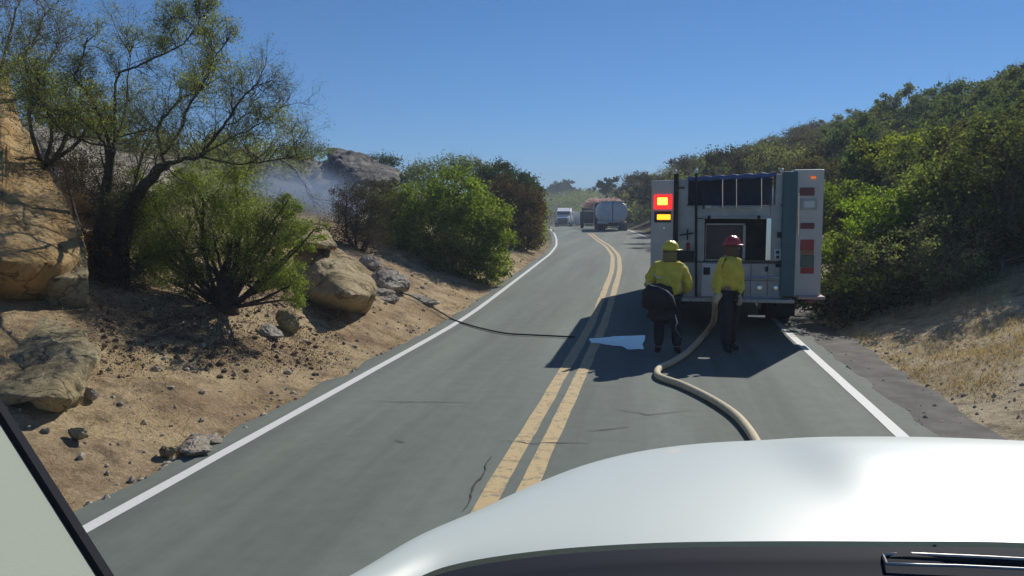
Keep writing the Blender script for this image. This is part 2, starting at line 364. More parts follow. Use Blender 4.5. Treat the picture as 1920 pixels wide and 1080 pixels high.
rock([(698,512),(720,500),(748,508),(768,524),(764,545),(738,552),(712,545),(698,530)], 14.9, .35, m_gry, 'pale grey rock as big as a barrel below the small perched rock', rough=0.066, seed=12, tilt=1.2, name='rock')
rock([(692,548),(712,538),(738,546),(747,560),(738,572),(712,572),(696,562)], 14.0, .22, m_gry, 'flat bluish grey rock against the foot of the big tan boulder', rough=0.055, seed=13, tilt=1.2, name='rock')
rock([(740,556),(775,551),(812,560),(826,570),(800,574),(760,570)], 14.2, .2, m_gry, 'low flat grey rock in the dirt near where the dark hose enters the bank', rough=0.055, seed=14, tilt=1.2, name='rock')
rock([(518,590),(535,582),(555,592),(562,612),(552,628),(530,622)], 10.9, .15, m_lich, 'upright pale rock with moss under the bush', rough=.04, seed=15, name='rock')
rock([(488,615),(505,606),(525,618),(532,632),(512,637),(492,630)], 10.3, .12, m_gry, 'small pale grey rock left of the upright mossy rock', rough=0.033, seed=16, tilt=1.2, name='rock')
rock([(334,838),(350,820),(370,812),(388,822),(396,842),(372,856),(348,860),(336,852)], 6.3, .13, m_gry, 'pointed grey rock at the asphalt edge near the camera', rough=0.055, seed=17, tilt=1.2, name='rock')
rock([(382,820),(400,814),(418,822),(410,834),(392,836)], 6.55, .07, m_gry, 'small flat dark rock just behind the pointed grey rock', rough=0.022, seed=18, tilt=1.2, name='rock')
rock([(298,842),(312,836),(328,842),(322,856),(304,860)], 6.2, .05, m_lich, 'small pale yellowish stone left of the pointed grey rock', rough=.02, seed=19, name='rock')
rock([(158,730),(172,726),(184,738),(178,750),(162,752)], 7.2, .06, m_gry, 'small white stone at the right foot of the grooved boulder', rough=.02, seed=20, name='rock')
rock([(128,806),(158,802),(164,820),(140,826)], 6.1, .05, m_lich, 'flat pale angular stone in the dirt below the grooved boulder', rough=.02, seed=21, name='rock')
rock([(76,804),(92,802),(92,812),(78,812)], 6.2, .03, m_gry, 'tiny white stone leftmost in the dirt near the windshield pillar', rough=.01, seed=22, name='rock')
# far rocks behind the smoke
rock([(612,290),(625,277),(660,284),(700,298),(752,322),(748,348),(700,352),(655,342),(625,330)], 38, 2.6, rock_mat('dark slab granite', (.25, .23, .20), (.15, .14, .125), (.46, .43, .38)), 'long tilted dark granite slab on the skyline left of the road', pole=(668,338), rough=.28, seed=30, name='rock_slab', tilt=2.5, q=2.2)
rock([(440,360),(470,310),(520,290),(570,300),(612,305),(655,322),(660,350),(700,400),(640,470),(480,500),(420,460)], 34, 3.2, rock_mat('blue grey granite', (.30, .29, .27), (.18, .17, .16), (.44, .42, .38)), 'broad pale granite outcrop seen through the smoke', pole=(560,400), rough=.9, seed=31, name='outcrop', tilt=5)
rock([(35,235),(90,238),(150,262),(230,285),(300,300),(320,360),(250,420),(150,440),(60,400)], 14.5, 1.4, m_gry, 'grey brown rock ridge behind the branching tree', False, pole=(170,360), rough=.4, seed=32, name='outcrop', tilt=3)
rock([(160,440),(190,425),(215,440),(218,480),(195,500),(165,480)], 10.8, .3, m_och, 'small brown boulder between the trunks of the branching tree', False, rough=.06, seed=33)

# ================================================================== VEGETATION
m_bark = P('dark bark', (.055, .038, .028), .95, var=.4, vsc=14, bump=.8, bsc=50)
m_bark2 = P('grey bark', (.17, .14, .115), .95, var=.35, vsc=12, bump=.6, bsc=50)
m_lf_olive = leaf_mat('olive leaves', (.15, .17, .07), (.28, .29, .12), .45)
m_lf_green = leaf_mat('bush leaves', (.10, .135, .03), (.26, .29, .07), .45)
m_lf_fore = leaf_mat('feathery leaves', (.115, .145, .04), (.26, .285, .08), .45)
m_hill_ol = leaf_mat('hill olive leaves', (.085, .095, .055), (.16, .175, .09), .38)
m_lf_bright = leaf_mat('bright leaves', (.15, .20, .03), (.24, .30, .05), .5)
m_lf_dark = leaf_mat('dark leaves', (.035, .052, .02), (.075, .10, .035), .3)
m_lf_brown = leaf_mat('dry brown leaves', (.060, .045, .034), (.115, .085, .062), .25)
m_lf_grey = leaf_mat('grey green leaves', (.13, .145, .09), (.24, .25, .15), .4)
m_lf_pink = leaf_mat('pink sunlit leaves', (.60, .42, .42), (.80, .70, .70), .3, .10, (1.1, 1, 1))  # sunlight on dry brush put into the pale pink leaf colour
m_straw = leaf_mat('dry grass', (.44, .35, .20), (.64, .53, .33), .3, .2, (1.3, 1.15, .8))

def leaf_quads(C, size, asp=.6, up=0.0, rs=RN):
    n = len(C); a = rs.normal(size=(n, 3)); a[:, 2] += up; a /= np.linalg.norm(a, axis=1)[:, None]
    b_ = np.cross(a, rs.normal(size=(n, 3))); b_ /= np.linalg.norm(b_, axis=1)[:, None]
    s = size*rs.uniform(.55, 1.3, (n, 1)); a = a*s*.5; b_ = b_*s*.5*asp
    V = np.stack([C-a, C+b_-a*.1, C+a, C-b_-a*.1], 1).reshape(-1, 3); return V
def leaf_obj(name, C, size, mat, parent, asp=.6, up=0.0):
    V = leaf_quads(np.asarray(C, float), size, asp, up)
    off = np.array(parent['_w'][:]) if parent else 0
    V = V-off; n = len(V)//4
    me = bpy.data.meshes.new(name); me.vertices.add(len(V)); me.vertices.foreach_set('co', V.ravel())
    me.loops.add(4*n); me.loops.foreach_set('vertex_index', np.arange(4*n)); me.polygons.add(n)
    me.polygons.foreach_set('loop_start', np.arange(n)*4); me.polygons.foreach_set('loop_total', np.full(n, 4))
    me.update(calc_edges=True); me.materials.append(mat)
    o = bpy.data.objects.new(name, me); COL.objects.link(o)
    if parent: o.parent = parent
    return o
def blob_points(blobs, n, clump=60, cr=.16, shell=.55, rs=RN, flat=.8):
    """blobs: (centre, radius vector). Leaves gathered in clumps spread through each lobe."""
    vol = np.array([np.prod(b[1])**.75 for b in blobs]); vol /= vol.sum(); out = []
    for (c, r), f in zip(blobs, vol):
        k = max(3, int(n*f/clump)); d = rs.normal(size=(k, 3)); d /= np.linalg.norm(d, axis=1)[:, None]
        rad = rs.uniform(shell, 1.0, (k, 1))**.6*(1+.13*rs.normal(size=(k, 1)))
        cc = np.array(c)+d*rad*np.array(r); R = np.mean(r)*cr*rs.uniform(.6, 1.7, (k, 1, 1))
        q = rs.normal(size=(k, clump, 3))*.62; q[:, :, 2] *= flat
        out.append((cc[:, None, :]+q*R).reshape(-1, 3))
    return np.concatenate(out)
def px_blobs(L):
    out = []
    for x, y, rx, ry, Y, ry_d in L:
        c = pp(x, y, Y); e = pp(x+rx, y, Y); u = pp(x, y-ry, Y)
        out.append((c, (abs(e[0]-c[0]), ry_d, abs(u[2]-c[2]))))
    return out

class Twigs:
    def __init__(s, seed): s.m = MB(); s.tips = []; s.r = random.Random(seed)
    def limb(s, pts, r0, r1, n=6, jit=.0):
        P_ = [Vector(p) for p in pts]; fine_ = []
        for i in range(len(P_)-1):
            p0, p1, p2, p3 = P_[max(i-1, 0)], P_[i], P_[i+1], P_[min(i+2, len(P_)-1)]
            for q in range(5):
                f = q/5; fine_.append(.5*((2*p1)+(-p0+p2)*f+(2*p0-5*p1+4*p2-p3)*f*f+(-p0+3*p1-3*p2+p3)*f**3)+Vector([s.r.uniform(-jit, jit) for _ in range(3)]))
        fine_.append(P_[-1]); m = len(fine_)
        s.m.tube(fine_, [r0+(r1-r0)*i/(m-1) for i in range(m)], n); return fine_
    def grow(s, p, d, L, r, lev, spread=.6, up=.15, droop=0):
        seg = 4 if lev > 1 else 3; pts = [p]; q = p.copy(); dd = d.copy()
        for i in range(seg):
            dd = (dd+Vector([s.r.gauss(0, .22) for _ in range(3)])+Vector((0, 0, up*.3-droop))).normalized()
            q = q+dd*L/seg; pts.append(q)
        s.m.tube(pts, [r*(1-.6*i/seg) for i in range(seg+1)], 4 if lev > 2 else 3, cap=False)
        if lev <= 0:
            s.tips.append((pts[-1], dd)); s.tips.append((pts[-2], dd)); return
        for k in range(s.r.choice((3, 4)) if lev > 1 else s.r.choice((3, 4, 5))):
            i = s.r.randint(1, seg); a = (dd+Vector([s.r.gauss(0, spread) for _ in range(3)])+Vector((0, 0, up))).normalized()
            s.grow(pts[i], a, L*s.r.uniform(.5, .75), r*.55, lev-1, spread, up, droop)
    def along(s, fine_, n, L, r, lev, i0=2, **k):
        for _ in range(n):
            i = s.r.randint(i0, len(fine_)-1); dv = (fine_[i]-fine_[i-1]).normalized()
            a = (dv*.5+Vector([s.r.gauss(0, .7) for _ in range(3)])+Vector((0, 0, .35))).normalized()
            s.grow(fine_[i], a, L*s.r.uniform(.6, 1.2), r, lev, **k)
def tip_leaves(tips, per, spread, rs=RN, sel=None):
    out = []
    for p, d in tips:
        if sel and not sel(p): continue
        out.append(np.array(p)+rs.normal(size=(per, 3))*spread)
    return np.concatenate(out)
def V(x, y, Y): return Vector(pp(x, y, Y))

# --- the tall branching tree on the left bank
tree = thing('branching_tree', 'tall open branching tree with fine bare twigs and thin foliage on the left bank', 'tree', pp(215, 560, 10.6))
T = Twigs(5)
limbs = [ # (pixels with depth), r0, r1
 ([(235,560,10.7),(228,500,10.6),(232,440,10.5),(250,385,10.4),(285,330,10.3),(312,308,10.2)], .17, .10),
 ([(205,570,10.9),(195,500,10.8),(190,430,10.7),(200,350,10.7),(208,280,10.6)], .18, .09),
 ([(312,308,10.2),(345,298,10.0),(374,293,9.9),(418,237,9.7),(448,192,9.5),(481,159,9.4)], .075, .012),
 ([(310,308,10.2),(300,270,10.2),(296,240,10.3),(325,200,10.4),(348,180,10.5),(385,163,10.5),(407,118,10.6)], .06, .012),
 ([(307,289,10.2),(340,240,10.0),(352,200,9.9),(380,160,9.8),(402,110,9.7),(430,70,9.7)], .05, .010),
 ([(374,293,9.9),(433,307,9.8),(481,304,9.7),(533,296,9.6),(556,290,9.6)], .035, .008),
 ([(380,290,9.9),(430,260,9.9),(481,237,9.9),(533,200,10.0)], .030, .006),
 ([(208,280,10.6),(189,222,10.6),(159,170,10.5),(141,148,10.4),(150,120,10.4),(165,70,10.4)], .06, .010),
 ([(200,300,10.6),(190,260,10.5),(140,218,10.3),(89,207,10.1),(40,220,9.9)], .05, .010),
 ([(212,290,10.6),(216,240,10.8),(215,190,11.0),(222,140,11.0),(250,128,10.9),(290,108,10.8),(333,89,10.7),(355,70,10.6),(381,40,10.6)], .055, .010),
 ([(210,285,10.6),(232,220,11.0),(240,150,11.2),(246,90,11.3)], .04, .008),
 ([(333,89,10.7),(318,60,10.7),(325,32,10.7)], .018, .006), ([(352,75,10.6),(372,40,10.6),(392,22,10.6)], .018, .006),
 ([(200,275,10.6),(150,262,10.3),(110,240,10.0),(70,180,9.9),(50,140,9.9)], .04, .008),
 ([(230,420,10.5),(270,290,10.9),(285,260,10.9),(260,250,11.0)], .05, .008),
 ([(222,256,10.6),(262,248,10.5),(292,242,10.4)], .03, .008),
 ([(418,237,9.7),(450,225,9.8),(470,195,9.9),(480,170,9.9)], .02, .006),
]
for k, (pt, r0, r1) in enumerate(limbs):
    kk = .8 if k < 2 else .52
    fl = T.limb([V(*q) for q in pt], r0*kk*(.85 if k > 1 else 1), r1*.6, 7, .012 if k > 1 else .02)
    if k > 1:
        LL = sum((fl[i+1]-fl[i]).length for i in range(len(fl)-1))
        T.along(fl, int(8+LL*9), .27 if pt[-1][1] < 75 else .42, .0065, 3, i0=3, spread=.55, up=.12)
    else: T.along(fl, 7, .4, .012, 3, i0=8)
T.m.build('trunk', m_bark, tree, smooth=True, fix=False)
tips = T.tips
lv = tip_leaves(tips, 2, .035)
leaf_obj('foliage', lv, .026, m_lf_grey, tree, asp=.3)
def near_px(L):
    S = [(np.array(pp(x, y, Y)), R) for x, y, Y, R in L]
    return lambda p: any(np.linalg.norm(np.array(p)[[0, 2]]-c[[0, 2]]) < R for c, R in S)
sel = near_px([(330,50,10.6,.42),(380,40,10.6,.4),(440,80,9.7,.35),(415,60,10,.25),(510,270,9.7,.5),(240,60,11,.4),(345,150,10,.35),(420,160,9.9,.3),(120,180,10,.55),(60,150,9.9,.5)])
lv = tip_leaves(tips, 1, .05, sel=sel); leaf_obj('leaf_cluster', lv, .036, m_lf_olive, tree, asp=.4)
print('main tree tips', len(tips))
# --- scrub behind the tree's left side and the second bare tree at the top-left corner
def shrub_px(name, label, cat, base, blobs, n, size, mat, barkpts=None, group=None, clump=60, cr=.16, asp=.6, bark=m_bark, shell=.5, twigs=0, up=0):
    b0 = hit(*base) if len(base) == 2 else pp(*base)
    th = thing(name, label, cat, b0, group)
    B = px_blobs(blobs); leaf_obj('crown', blob_points(B, n, clump, cr, shell), size, mat, th, asp, up)
    T_ = Twigs(len(name)+n)
    for c, r in B:
        c = Vector(c); s0 = Vector(b0)+Vector((random.uniform(-.1, .1), 0, -.1)); mid = s0.lerp(c, .5)+Vector((random.uniform(-.15, .15), random.uniform(-.1, .1), .0))
        R = .016+.02*float(np.mean(r)); fl = T_.limb([s0, mid, c], R*1.6, R*.5, 6, .01)
        if twigs: T_.along(fl, twigs, float(np.mean(r))*.9, R*.3, 2, i0=4)
    T_.m.build('trunk', bark, th, smooth=True, fix=False); return th
tree2 = thing('bare_tree', 'thin bare grey tree behind the huge boulder in the top left corner', 'tree', pp(-30, 260, 13))
T2 = Twigs(12)
for pt in [[(-30,260,13),(-10,180,13),(10,100,13),(30,20,13),(45,-30,13)], [(-10,180,13),(-30,90,13),(-20,0,13)], [(0,150,13),(40,110,13),(70,70,13),(85,20,13)], [(20,190,13),(60,160,13),(100,100,13),(115,60,13)]]:
    fl = T2.limb([V(*q) for q in pt], .04, .008, 6, .02); T2.along(fl, 16, .6, .010, 3, i0=3, up=.2)
T2.m.build('trunk', m_bark2, tree2, smooth=True, fix=False)
leaf_obj('foliage', tip_leaves(T2.tips, 2, .05), .04, m_lf_grey, tree2, asp=.4)

shrub_px('shrub', 'feathery olive shrub on top of the huge ochre boulder behind the tall tree', 'shrub', (90,300,11.5),
    [(60,150,70,45,11.2,.6),(130,180,70,50,11.4,.6),(90,200,60,35,11.0,.5),(170,220,60,45,11.6,.5)], 10000, .045, m_lf_olive, clump=30, cr=.34, asp=.35, shell=.2, twigs=8)
shrub_px('dead_brush', 'dark tangle of dead brush around the trunks of the tall tree', 'brush', (215,520,10.9),
    [(180,330,60,50,10.9,.5),(215,400,55,60,10.6,.4),(195,470,50,60,10.3,.35),(230,520,50,40,10.2,.3),(240,380,45,50,10.3,.3),(120,310,50,40,11.5,.4),(260,440,40,50,11.3,.3),(250,510,50,35,11,.3)], 34000, .035, m_lf_brown, clump=30, cr=.3, asp=.3, shell=.2, twigs=16)
bush = shrub_px('bush', 'feathery green bush with a gnarled dark trunk in front of the tall tree', 'bush', (425,568,10.9),
    [(380,370,80,55,10.8,.5),(300,400,60,60,10.9,.45),(460,400,70,60,10.7,.45),(340,460,75,60,10.7,.5),(500,450,60,50,10.6,.4),(280,470,50,50,10.9,.4),
     (520,490,50,45,10.5,.35),(430,450,60,55,11.0,.4),(530,410,30,45,10.7,.3),(300,520,40,35,10.9,.3), (475,505,45,28,10.5,.25), (345,540,38,18,10.6,.2), (510,540,34,20,10.5,.2), (300,470,50,45,10.6,.3), (365,508,45,28,10.7,.3), (555,560,30,25,10.4,.2), (570,450,22,40,10.5,.2),(545,535,35,30,10.4,.3),(350,340,40,30,10.9,.3), (255,400,30,28,10.9,.2), (440,330,35,24,10.8,.25), (590,430,22,26,10.4,.2), (540,375,30,22,10.6,.2), (262,330,26,18,11,.2)], 85000, .034, m_lf_fore, clump=110, cr=.30, asp=.42, shell=.15, twigs=9)
TB = Twigs(44)
for dx, dy, r in [(-55,-110,.03),(-25,-130,.03),(10,-120,.035),(45,-110,.03),(70,-75,.035),(85,-60,.03),(-70,-60,.035),(95,-35,.025),(30,-140,.04)]:
    fl = TB.limb([V(425+random.uniform(-10, 10), 568, 10.85), V(425+dx*.25, 525, 10.75), V(425+dx*.6, 568+dy*.65, 10.6), V(425+dx, 568+dy, 10.6)], r*1.5, r*.3, 7, .012); TB.along(fl, 5, .3, .008, 2, i0=5)
TB.m.tube([V(424,590,10.9), V(424,560,10.85), V(420,520,10.8), V(426,490,10.75)], [.20, .15, .11, .04], 10)
TB.m.build('root_crown', m_bark, bush, smooth=True, fix=False)

# mid-distance bushes left of the road
MID = 'bushes on the left bank beyond the rocks'
shrub_px('bush', 'large round bright green bush closest to the left road edge', 'bush', (850,530,23.5),
    [(850,370,55,50,23.5,1.0),(905,405,50,50,22.8,1.0),(800,385,55,45,24,1.0),(870,440,60,50,22.3,1.0),(920,455,42,45,22.5,.8),(810,445,60,55,23,1.0),(760,400,40,45,24,.9),(905,495,55,35,22.2,.8),(850,490,60,35,22.4,.8),(760,460,45,50,23.5,.9)],
    42000, .085, m_lf_green, group=MID, clump=70, cr=.22, asp=.7, shell=.6, twigs=3)
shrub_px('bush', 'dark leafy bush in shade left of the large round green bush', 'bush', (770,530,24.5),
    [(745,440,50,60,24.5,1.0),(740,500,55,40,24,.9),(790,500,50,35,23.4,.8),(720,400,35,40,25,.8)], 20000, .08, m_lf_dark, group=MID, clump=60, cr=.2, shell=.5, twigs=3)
shrub_px('bush', 'brown dried bush behind the row of grey rocks', 'bush', (670,480,20),
    [(670,400,50,55,20.5,.7),(700,370,45,40,21,.7),(640,430,40,45,20,.6),(690,450,45,40,20,.6),(650,370,30,30,21,.5)], 18000, .05, m_lf_brown, group=MID, clump=40, cr=.24, asp=.4, shell=.3, twigs=14)
shrub_px('bush', 'brown green bush rightmost at the bend of the left road edge', 'bush', (985,470,34),
    [(975,385,40,38,34,1.2),(1000,395,22,40,35,1.0),(960,425,35,40,33,1.1),(990,440,28,28,34,.9),(950,360,30,25,34,1.0)], 20000, .10, m_lf_brown, group=MID, clump=60, cr=.22, shell=.5, twigs=4)
shrub_px('bush', 'olive green bush low beside the brown green bush at the road bend', 'bush', (1005,465,38),
    [(1008,400,14,35,38,.8),(1005,435,16,25,37,.8)], 5000, .10, m_lf_green, group=MID, clump=50, cr=.25, twigs=2)
shrub_px('bush', 'dark bush on the skyline with bare twigs above the road bend', 'bush', (940,400,42),
    [(935,335,32,28,42,1.4),(975,345,30,22,44,1.4),(910,345,30,28,41,1.2),(1000,360,20,15,46,1.0)], 16000, .12, m_lf_dark, group=MID, clump=60, cr=.2, twigs=9)
shrub_px('bush', 'greyish open bush on the skyline behind the large round green bush', 'bush', (820,360,40),
    [(800,325,38,20,40,1.2),(850,312,38,18,40,1.2),(890,318,30,20,41,1.0),(770,335,25,20,39,1.0)], 9000, .10, m_lf_grey, group=MID, clump=30, cr=.28, twigs=12, bark=m_bark2)
shrub_px('bush', 'thin bluish twiggy bush on the skyline left of the tilted slab', 'bush', (560,300,30),
    [(570,285,40,16,30,1.0),(530,290,30,18,30,.9),(600,283,18,10,31,.7)], 4000, .07, m_lf_grey, group=MID, clump=20, cr=.3, twigs=14, bark=m_bark2)
shrub_px('bush', 'low dark bush on top of the tilted slab', 'bush', (730,310,40), [(715,300,28,8,40,.8),(740,305,14,9,40,.6)], 2500, .08, m_lf_dark, group=MID, clump=30, cr=.3, twigs=6)

# --- right roadside and hillside vegetation
def proto(name, label, cat, group, seed, mat, h, w, n, size, bark, clump=60, cr=.2, trunk=.1, shell=.5, twigs=3, dens=9):
    rs = np.random.RandomState(seed); th = thing(name, label, cat, (0, 0, 0), group)
    B = []
    for k in range(dens):
        a = rs.uniform(0, 2*math.pi); r = w*.5*rs.uniform(.1, .75); z = h*(.38+.42*rs.uniform(0, 1)*(1-r/w*.9)); R = w*rs.uniform(.17, .29)
        B.append(((r*math.cos(a), r*math.sin(a), z), (R, R, R*.8)))
    leaf_obj('crown', blob_points(B, n, clump, cr, shell, rs), size, mat, th, .65)
    T_ = Twigs(seed)
    base = T_.limb([(0, 0, -.6), (.05, 0, h*.12), (0, .05, h*.28)], trunk*1.3, trunk*.8, 7, .01)
    for c, r in B:
        fl = T_.limb([(0, 0, h*.18), Vector((0, 0, h*.25)).lerp(Vector(c), .5), c], trunk*.5, trunk*.15, 5, .02)
        if twigs: T_.along(fl, twigs, r[0]*.9, trunk*.12, 2, i0=4)
    T_.m.build('trunk', bark, th, smooth=True, fix=False); return th
HILL = 'trees covering the right hillside'; BRN = 'brownish bushes beside the road behind the fire engine'
HL = 'green tree among the many covering the hillside on the right'
HLS = ['leafy green tree among those covering the hillside on the right', 'olive toned tree among those covering the hillside on the right', 'dark dull green tree among those covering the hillside on the right', 'low olive bushy tree among those covering the hillside on the right']
pr = [proto('hillside_tree', HLS[k], 'tree', HILL, 20+k, mt, h, w_, n, sz, m_bark2, trunk=.09, cr=.24, twigs=2) for k, (mt, h, w_, n, sz) in enumerate([
    (leaf_mat('hill green leaves', (.07, .095, .038), (.135, .165, .062), .38), 3.2, 3.3, 8000, .12), (m_hill_ol, 3.0, 3.4, 7500, .12), (leaf_mat('hill leaves', (.08, .095, .05), (.145, .165, .08), .38), 3.5, 3.4, 8000, .14), (m_hill_ol, 2.6, 3.0, 6000, .13)])]
pos = []
rg = random.Random(3)
def put(p0, X, Y, s, first=False, label=None, rz=None):
    o = p0 if first else copy_tree(p0)
    z = hgt(X, Y); o.location = (X, Y, z-.12*s); o.rotation_euler = (0, 0, rg.uniform(0, 6.28) if rz is None else rz); o.scale = (s*rg.uniform(.9, 1.15), s*rg.uniform(.9, 1.15), s*rg.uniform(.85, 1.15))
    if label: o['label'] = label
    return o
pr.append(proto('hillside_bush', 'dry brownish bush among those covering the hillside on the right', 'bush', HILL, 66, leaf_mat('dry hill leaves', (.085, .068, .048), (.15, .125, .085), .3), 2.9, 3.3, 7500, .12, m_bark2, trunk=.07, cr=.26, twigs=6))
used = [False]*len(pr); tries = 0
while len(pos) < 275 and tries < 40000:
    tries += 1
    Y = 18+rg.random()**1.25*123; X = fR(Y)+5+rg.random()*62
    if X > Y*.60+1 or X < Y*-.16: continue
    if Y < 30 and X-fR(Y) < 4.5: continue
    if X-fR(Y) < 6 and Y > 30: continue
    s = .52+Y/85.
    if any((X-a)**2+(Y-b_)**2 < (1.25*(s+c_))**2 for a, b_, c_ in pos): continue
    pos.append((X, Y, s)); k = rg.choice((0, 1, 1, 2, 2, 3)) if X/Y > .2 or rg.random() < .2 else 4; put(pr[k], X, Y, s, not used[k]); used[k] = True
print('far h', [(Y, round(hgt(pp(1044, 400, Y)[0], Y), 1), round(float(pp(1044, 366, Y)[2]), 1)) for Y in (150, 200, 230, 300, 400)])
print('hill trees', len(pos))
brn = [proto('roadside_bush', 'brownish dry bush in the row beside the road behind the fire engine', 'bush', BRN, 50+k, mt, 2.9, 3.2, 7500, .10, m_bark2, trunk=.06, twigs=7, cr=.25) for k, mt in enumerate([m_lf_brown, m_lf_grey])]
for i, (x, Y, s) in enumerate([(1222,74,1.7),(1262,58,1.4),(1292,50,1.35),(1320,45,1.35),(1350,41,1.25),(1375,38,1.1),(1420,35,1.15),(1465,32,.95),(1510,30,.9),(1235,84,2.1),(1290,66,1.9),(1345,56,1.6),(1410,50,1.55),(1480,44,1.4),(1185,95,2.0),(1168,104,1.9)]):
    X = pp(x, 400, Y)[0]; put(brn[i % 2], X, Y, s, i < 2)
# bright trees right beside the engine, the shade-casting ones, and dark fillers added for shade
def near_tree(label, x, Y, h, w_, mat, seed, n=16000, size=.085, tr=.1, dens=12, **kw):
    th = proto('roadside_tree', label, 'tree', 'trees beside the road right of the fire engine', seed, mat, h, w_, n, size, m_bark2, trunk=tr, dens=dens, **kw)
    X = pp(x, 400, Y)[0]; th.location = (X, Y, hgt(X, Y)-.1); return th
near_tree('bright yellow green tree standing out on the right of the fire engine', 1650, 19.6, 2.6, 2.9, m_lf_bright, 71, 22000, .07)
near_tree('green leafy tree directly behind the right edge of the fire engine', 1575, 23, 3.0, 3.0, m_lf_green, 72)
near_tree('low green bush tree between the fire engine and the shaded bank', 1590, 18.5, 2.0, 2.4, m_lf_green, 73, 12000, .07)
for q_, (x_, Y_, h_, w_2, lb_) in enumerate([(1585, 16.6, 1.1, 2.0, 'low dark leafy filler added for the shade right beside the fire engine'), (1650, 17.0, .9, 2.2, 'low dark leafy filler added for the shade under the bright yellow green tree'),
        (1725, 17.8, 1.2, 2.4, 'low dark leafy filler added for the shade at the top of the golden bank'), (1800, 17.6, 1.3, 2.6, 'low dark leafy filler added for the shade under the grey olive tree'), (1880, 16.8, 1.3, 2.6, 'low dark leafy filler added for the shade at the right edge of the view')]):
    near_tree(lb_, x_, Y_, h_, w_2, m_lf_dark, 120+q_, 8000, .07, .05)  # dark leaves added here stand in for shade over the bank
near_tree('grey olive tree over the shaded bank, right of the bright tree', 1770, 19, 2.8, 3.2, m_lf_olive, 74)
near_tree('greyish dry bush at the top of the golden bank', 1750, 16.5, 1.5, 2.4, m_lf_grey, 75, 10000, .055)
near_tree('tall olive tree at the right edge of the view', 1890, 18.5, 3.6, 3.4, m_hill_ol, 76)
near_tree('brown tinged tree beyond the right edge tree', 1935, 20.5, 3.4, 3.4, m_lf_brown, 77)
near_tree('round green tree behind the bright yellow green tree', 1700, 27, 3.4, 3.6, m_lf_green, 78)
near_tree('green tree uphill between the two olive trees', 1830, 22, 3.4, 3.6, m_hill_ol, 79)

# far scrub and the dark trees on the far ridge
def scatter_stuff(name, label, cat, pts, n, size, mat, rad, group=None):
    C = []
    for X, Y, s in pts:
        z = hgt(X, Y); q = RN.normal(size=(n, 3)); q /= np.linalg.norm(q, axis=1)[:, None]
        q *= RN.uniform(.5, 1, (n, 1))*np.array([rad*s, rad*s, rad*s*.7]); C.append(q+np.array([X, Y, z+rad*s*.45]))
    o = leaf_obj(name, np.concatenate(C), size, mat, None, .7); tag(o, label, cat, None, 'stuff'); return o
far = []
while len(far) < 700:
    Y = rg.uniform(70, 420); X = pp(rg.uniform(960, 1260), 400, Y)[0]
    if fL(Y)-2.5 < X < fR(Y)+3: continue
    far.append((X, Y, rg.uniform(.6, 1.2)*(1+Y/250)))
scatter_stuff('distant_scrub', 'low scrub covering the distant hills beyond the trucks', 'scrub', far, 190, .34, m_lf_grey, 1.7)
mid = []
while len(mid) < 420:
    Y = rg.uniform(26, 110); X = fL(Y)-rg.uniform(5, 50)
    mid.append((X, Y, rg.uniform(.4, .9)))
scatter_stuff('bank_scrub', 'low grey green scrub spread over the left bank behind the bushes', 'scrub', mid, 220, .16, m_lf_grey, 1.2)
FT = 'dark trees on the far ridge'
ft = proto('ridge_tree', 'dark tree on the far ridge straight above the white truck', 'tree', FT, 91, m_lf_dark, 8, 6, 5000, .4, m_bark, trunk=.2, twigs=0)
for i, (x, y, Y, s, lb) in enumerate([(1044,366,230,.95,'dark rounded tree on the far ridge above the white truck'),(1062,366,235,1.15,'tallest dark tree of the pair on the far ridge right of the white truck'),
        (1031,372,225,.8,'small dark tree leftmost on the far ridge next to the roadside bush'),(1074,370,235,.75,'narrow dark tree at the right end of the far ridge group'),(1105,372,220,.7,'low dark tree on the far ridge above the dark gap between trucks'),(1140,368,130,.75,'dark square-topped tree above the silver tanker')]):
    o = ft if i == 0 else copy_tree(ft)
    p = pp(x, y, Y); o.location = (p[0], p[1], p[2]-2.5*s); o.scale = (s, s, s); o['label'] = lb; o.rotation_euler = (0, 0, i*1.3)
shrub_px('flowering_bush', 'dry brush above the silver tanker, sunlight put into its pale pink colour', 'bush', (1130,392,80), [(1122,382,20,6,80,1.2),(1150,380,14,6,80,1.0),(1105,384,8,4,80,.8)], 4000, .2, m_lf_pink, clump=30, cr=.35, twigs=3)

# ================================================================== VEHICLES
m_white = P('white vehicle paint', (.50, .49, .45), .42, var=.06, vsc=3, coat=.2)
m_alu = P('brushed aluminium', (.36, .37, .35), .5, .3, var=.18, vsc=5, bump=.15, bsc=30)
m_dia = P('tread plate', (.42, .44, .43), .45, .5, var=.2, vsc=20, bump=.6, bsc=90)
m_navy = P('dark navy recess', (.010, .016, .045), .6, var=.3, vsc=8)
m_bluet = P('blue tarp edge', (.05, .10, .26), .45)
m_blk = P('black rubber', (.012, .012, .013), .75)
m_dk = P('dark interior', (.035, .034, .032), .8, var=.4, vsc=5)
m_teal = P('teal painted edge', (.045, .115, .125), .5, var=.1)
m_red = P('red lens', (.30, .02, .012), .3)
m_redd = P('dull red lens', (.16, .035, .03), .4)
m_redL = P('red lit housing', (.5, .03, .02), .3, emit=(1, .02, .02), es=1.3)
m_litR = P('lit red lamp', (1, .3, .1), .3, emit=(1, .32, .02), es=9)
m_litA = P('lit amber lamp', (1, .5, .05), .3, emit=(1, .42, .01), es=2.0)
m_amb = P('amber lens', (.55, .16, .02), .3, emit=(1, .2, .01), es=.6)
m_chr = P('chrome', (.75, .75, .75), .2, .9)
m_stripeg = P('dull green stripe', (.09, .12, .09), .5)
m_orange = P('orange stripe', (.28, .13, .05), .5)
m_glass = P('vehicle glass', (.02, .03, .04), .08)
m_gauge = P('gauge panel white', (.6, .62, .6), .5)

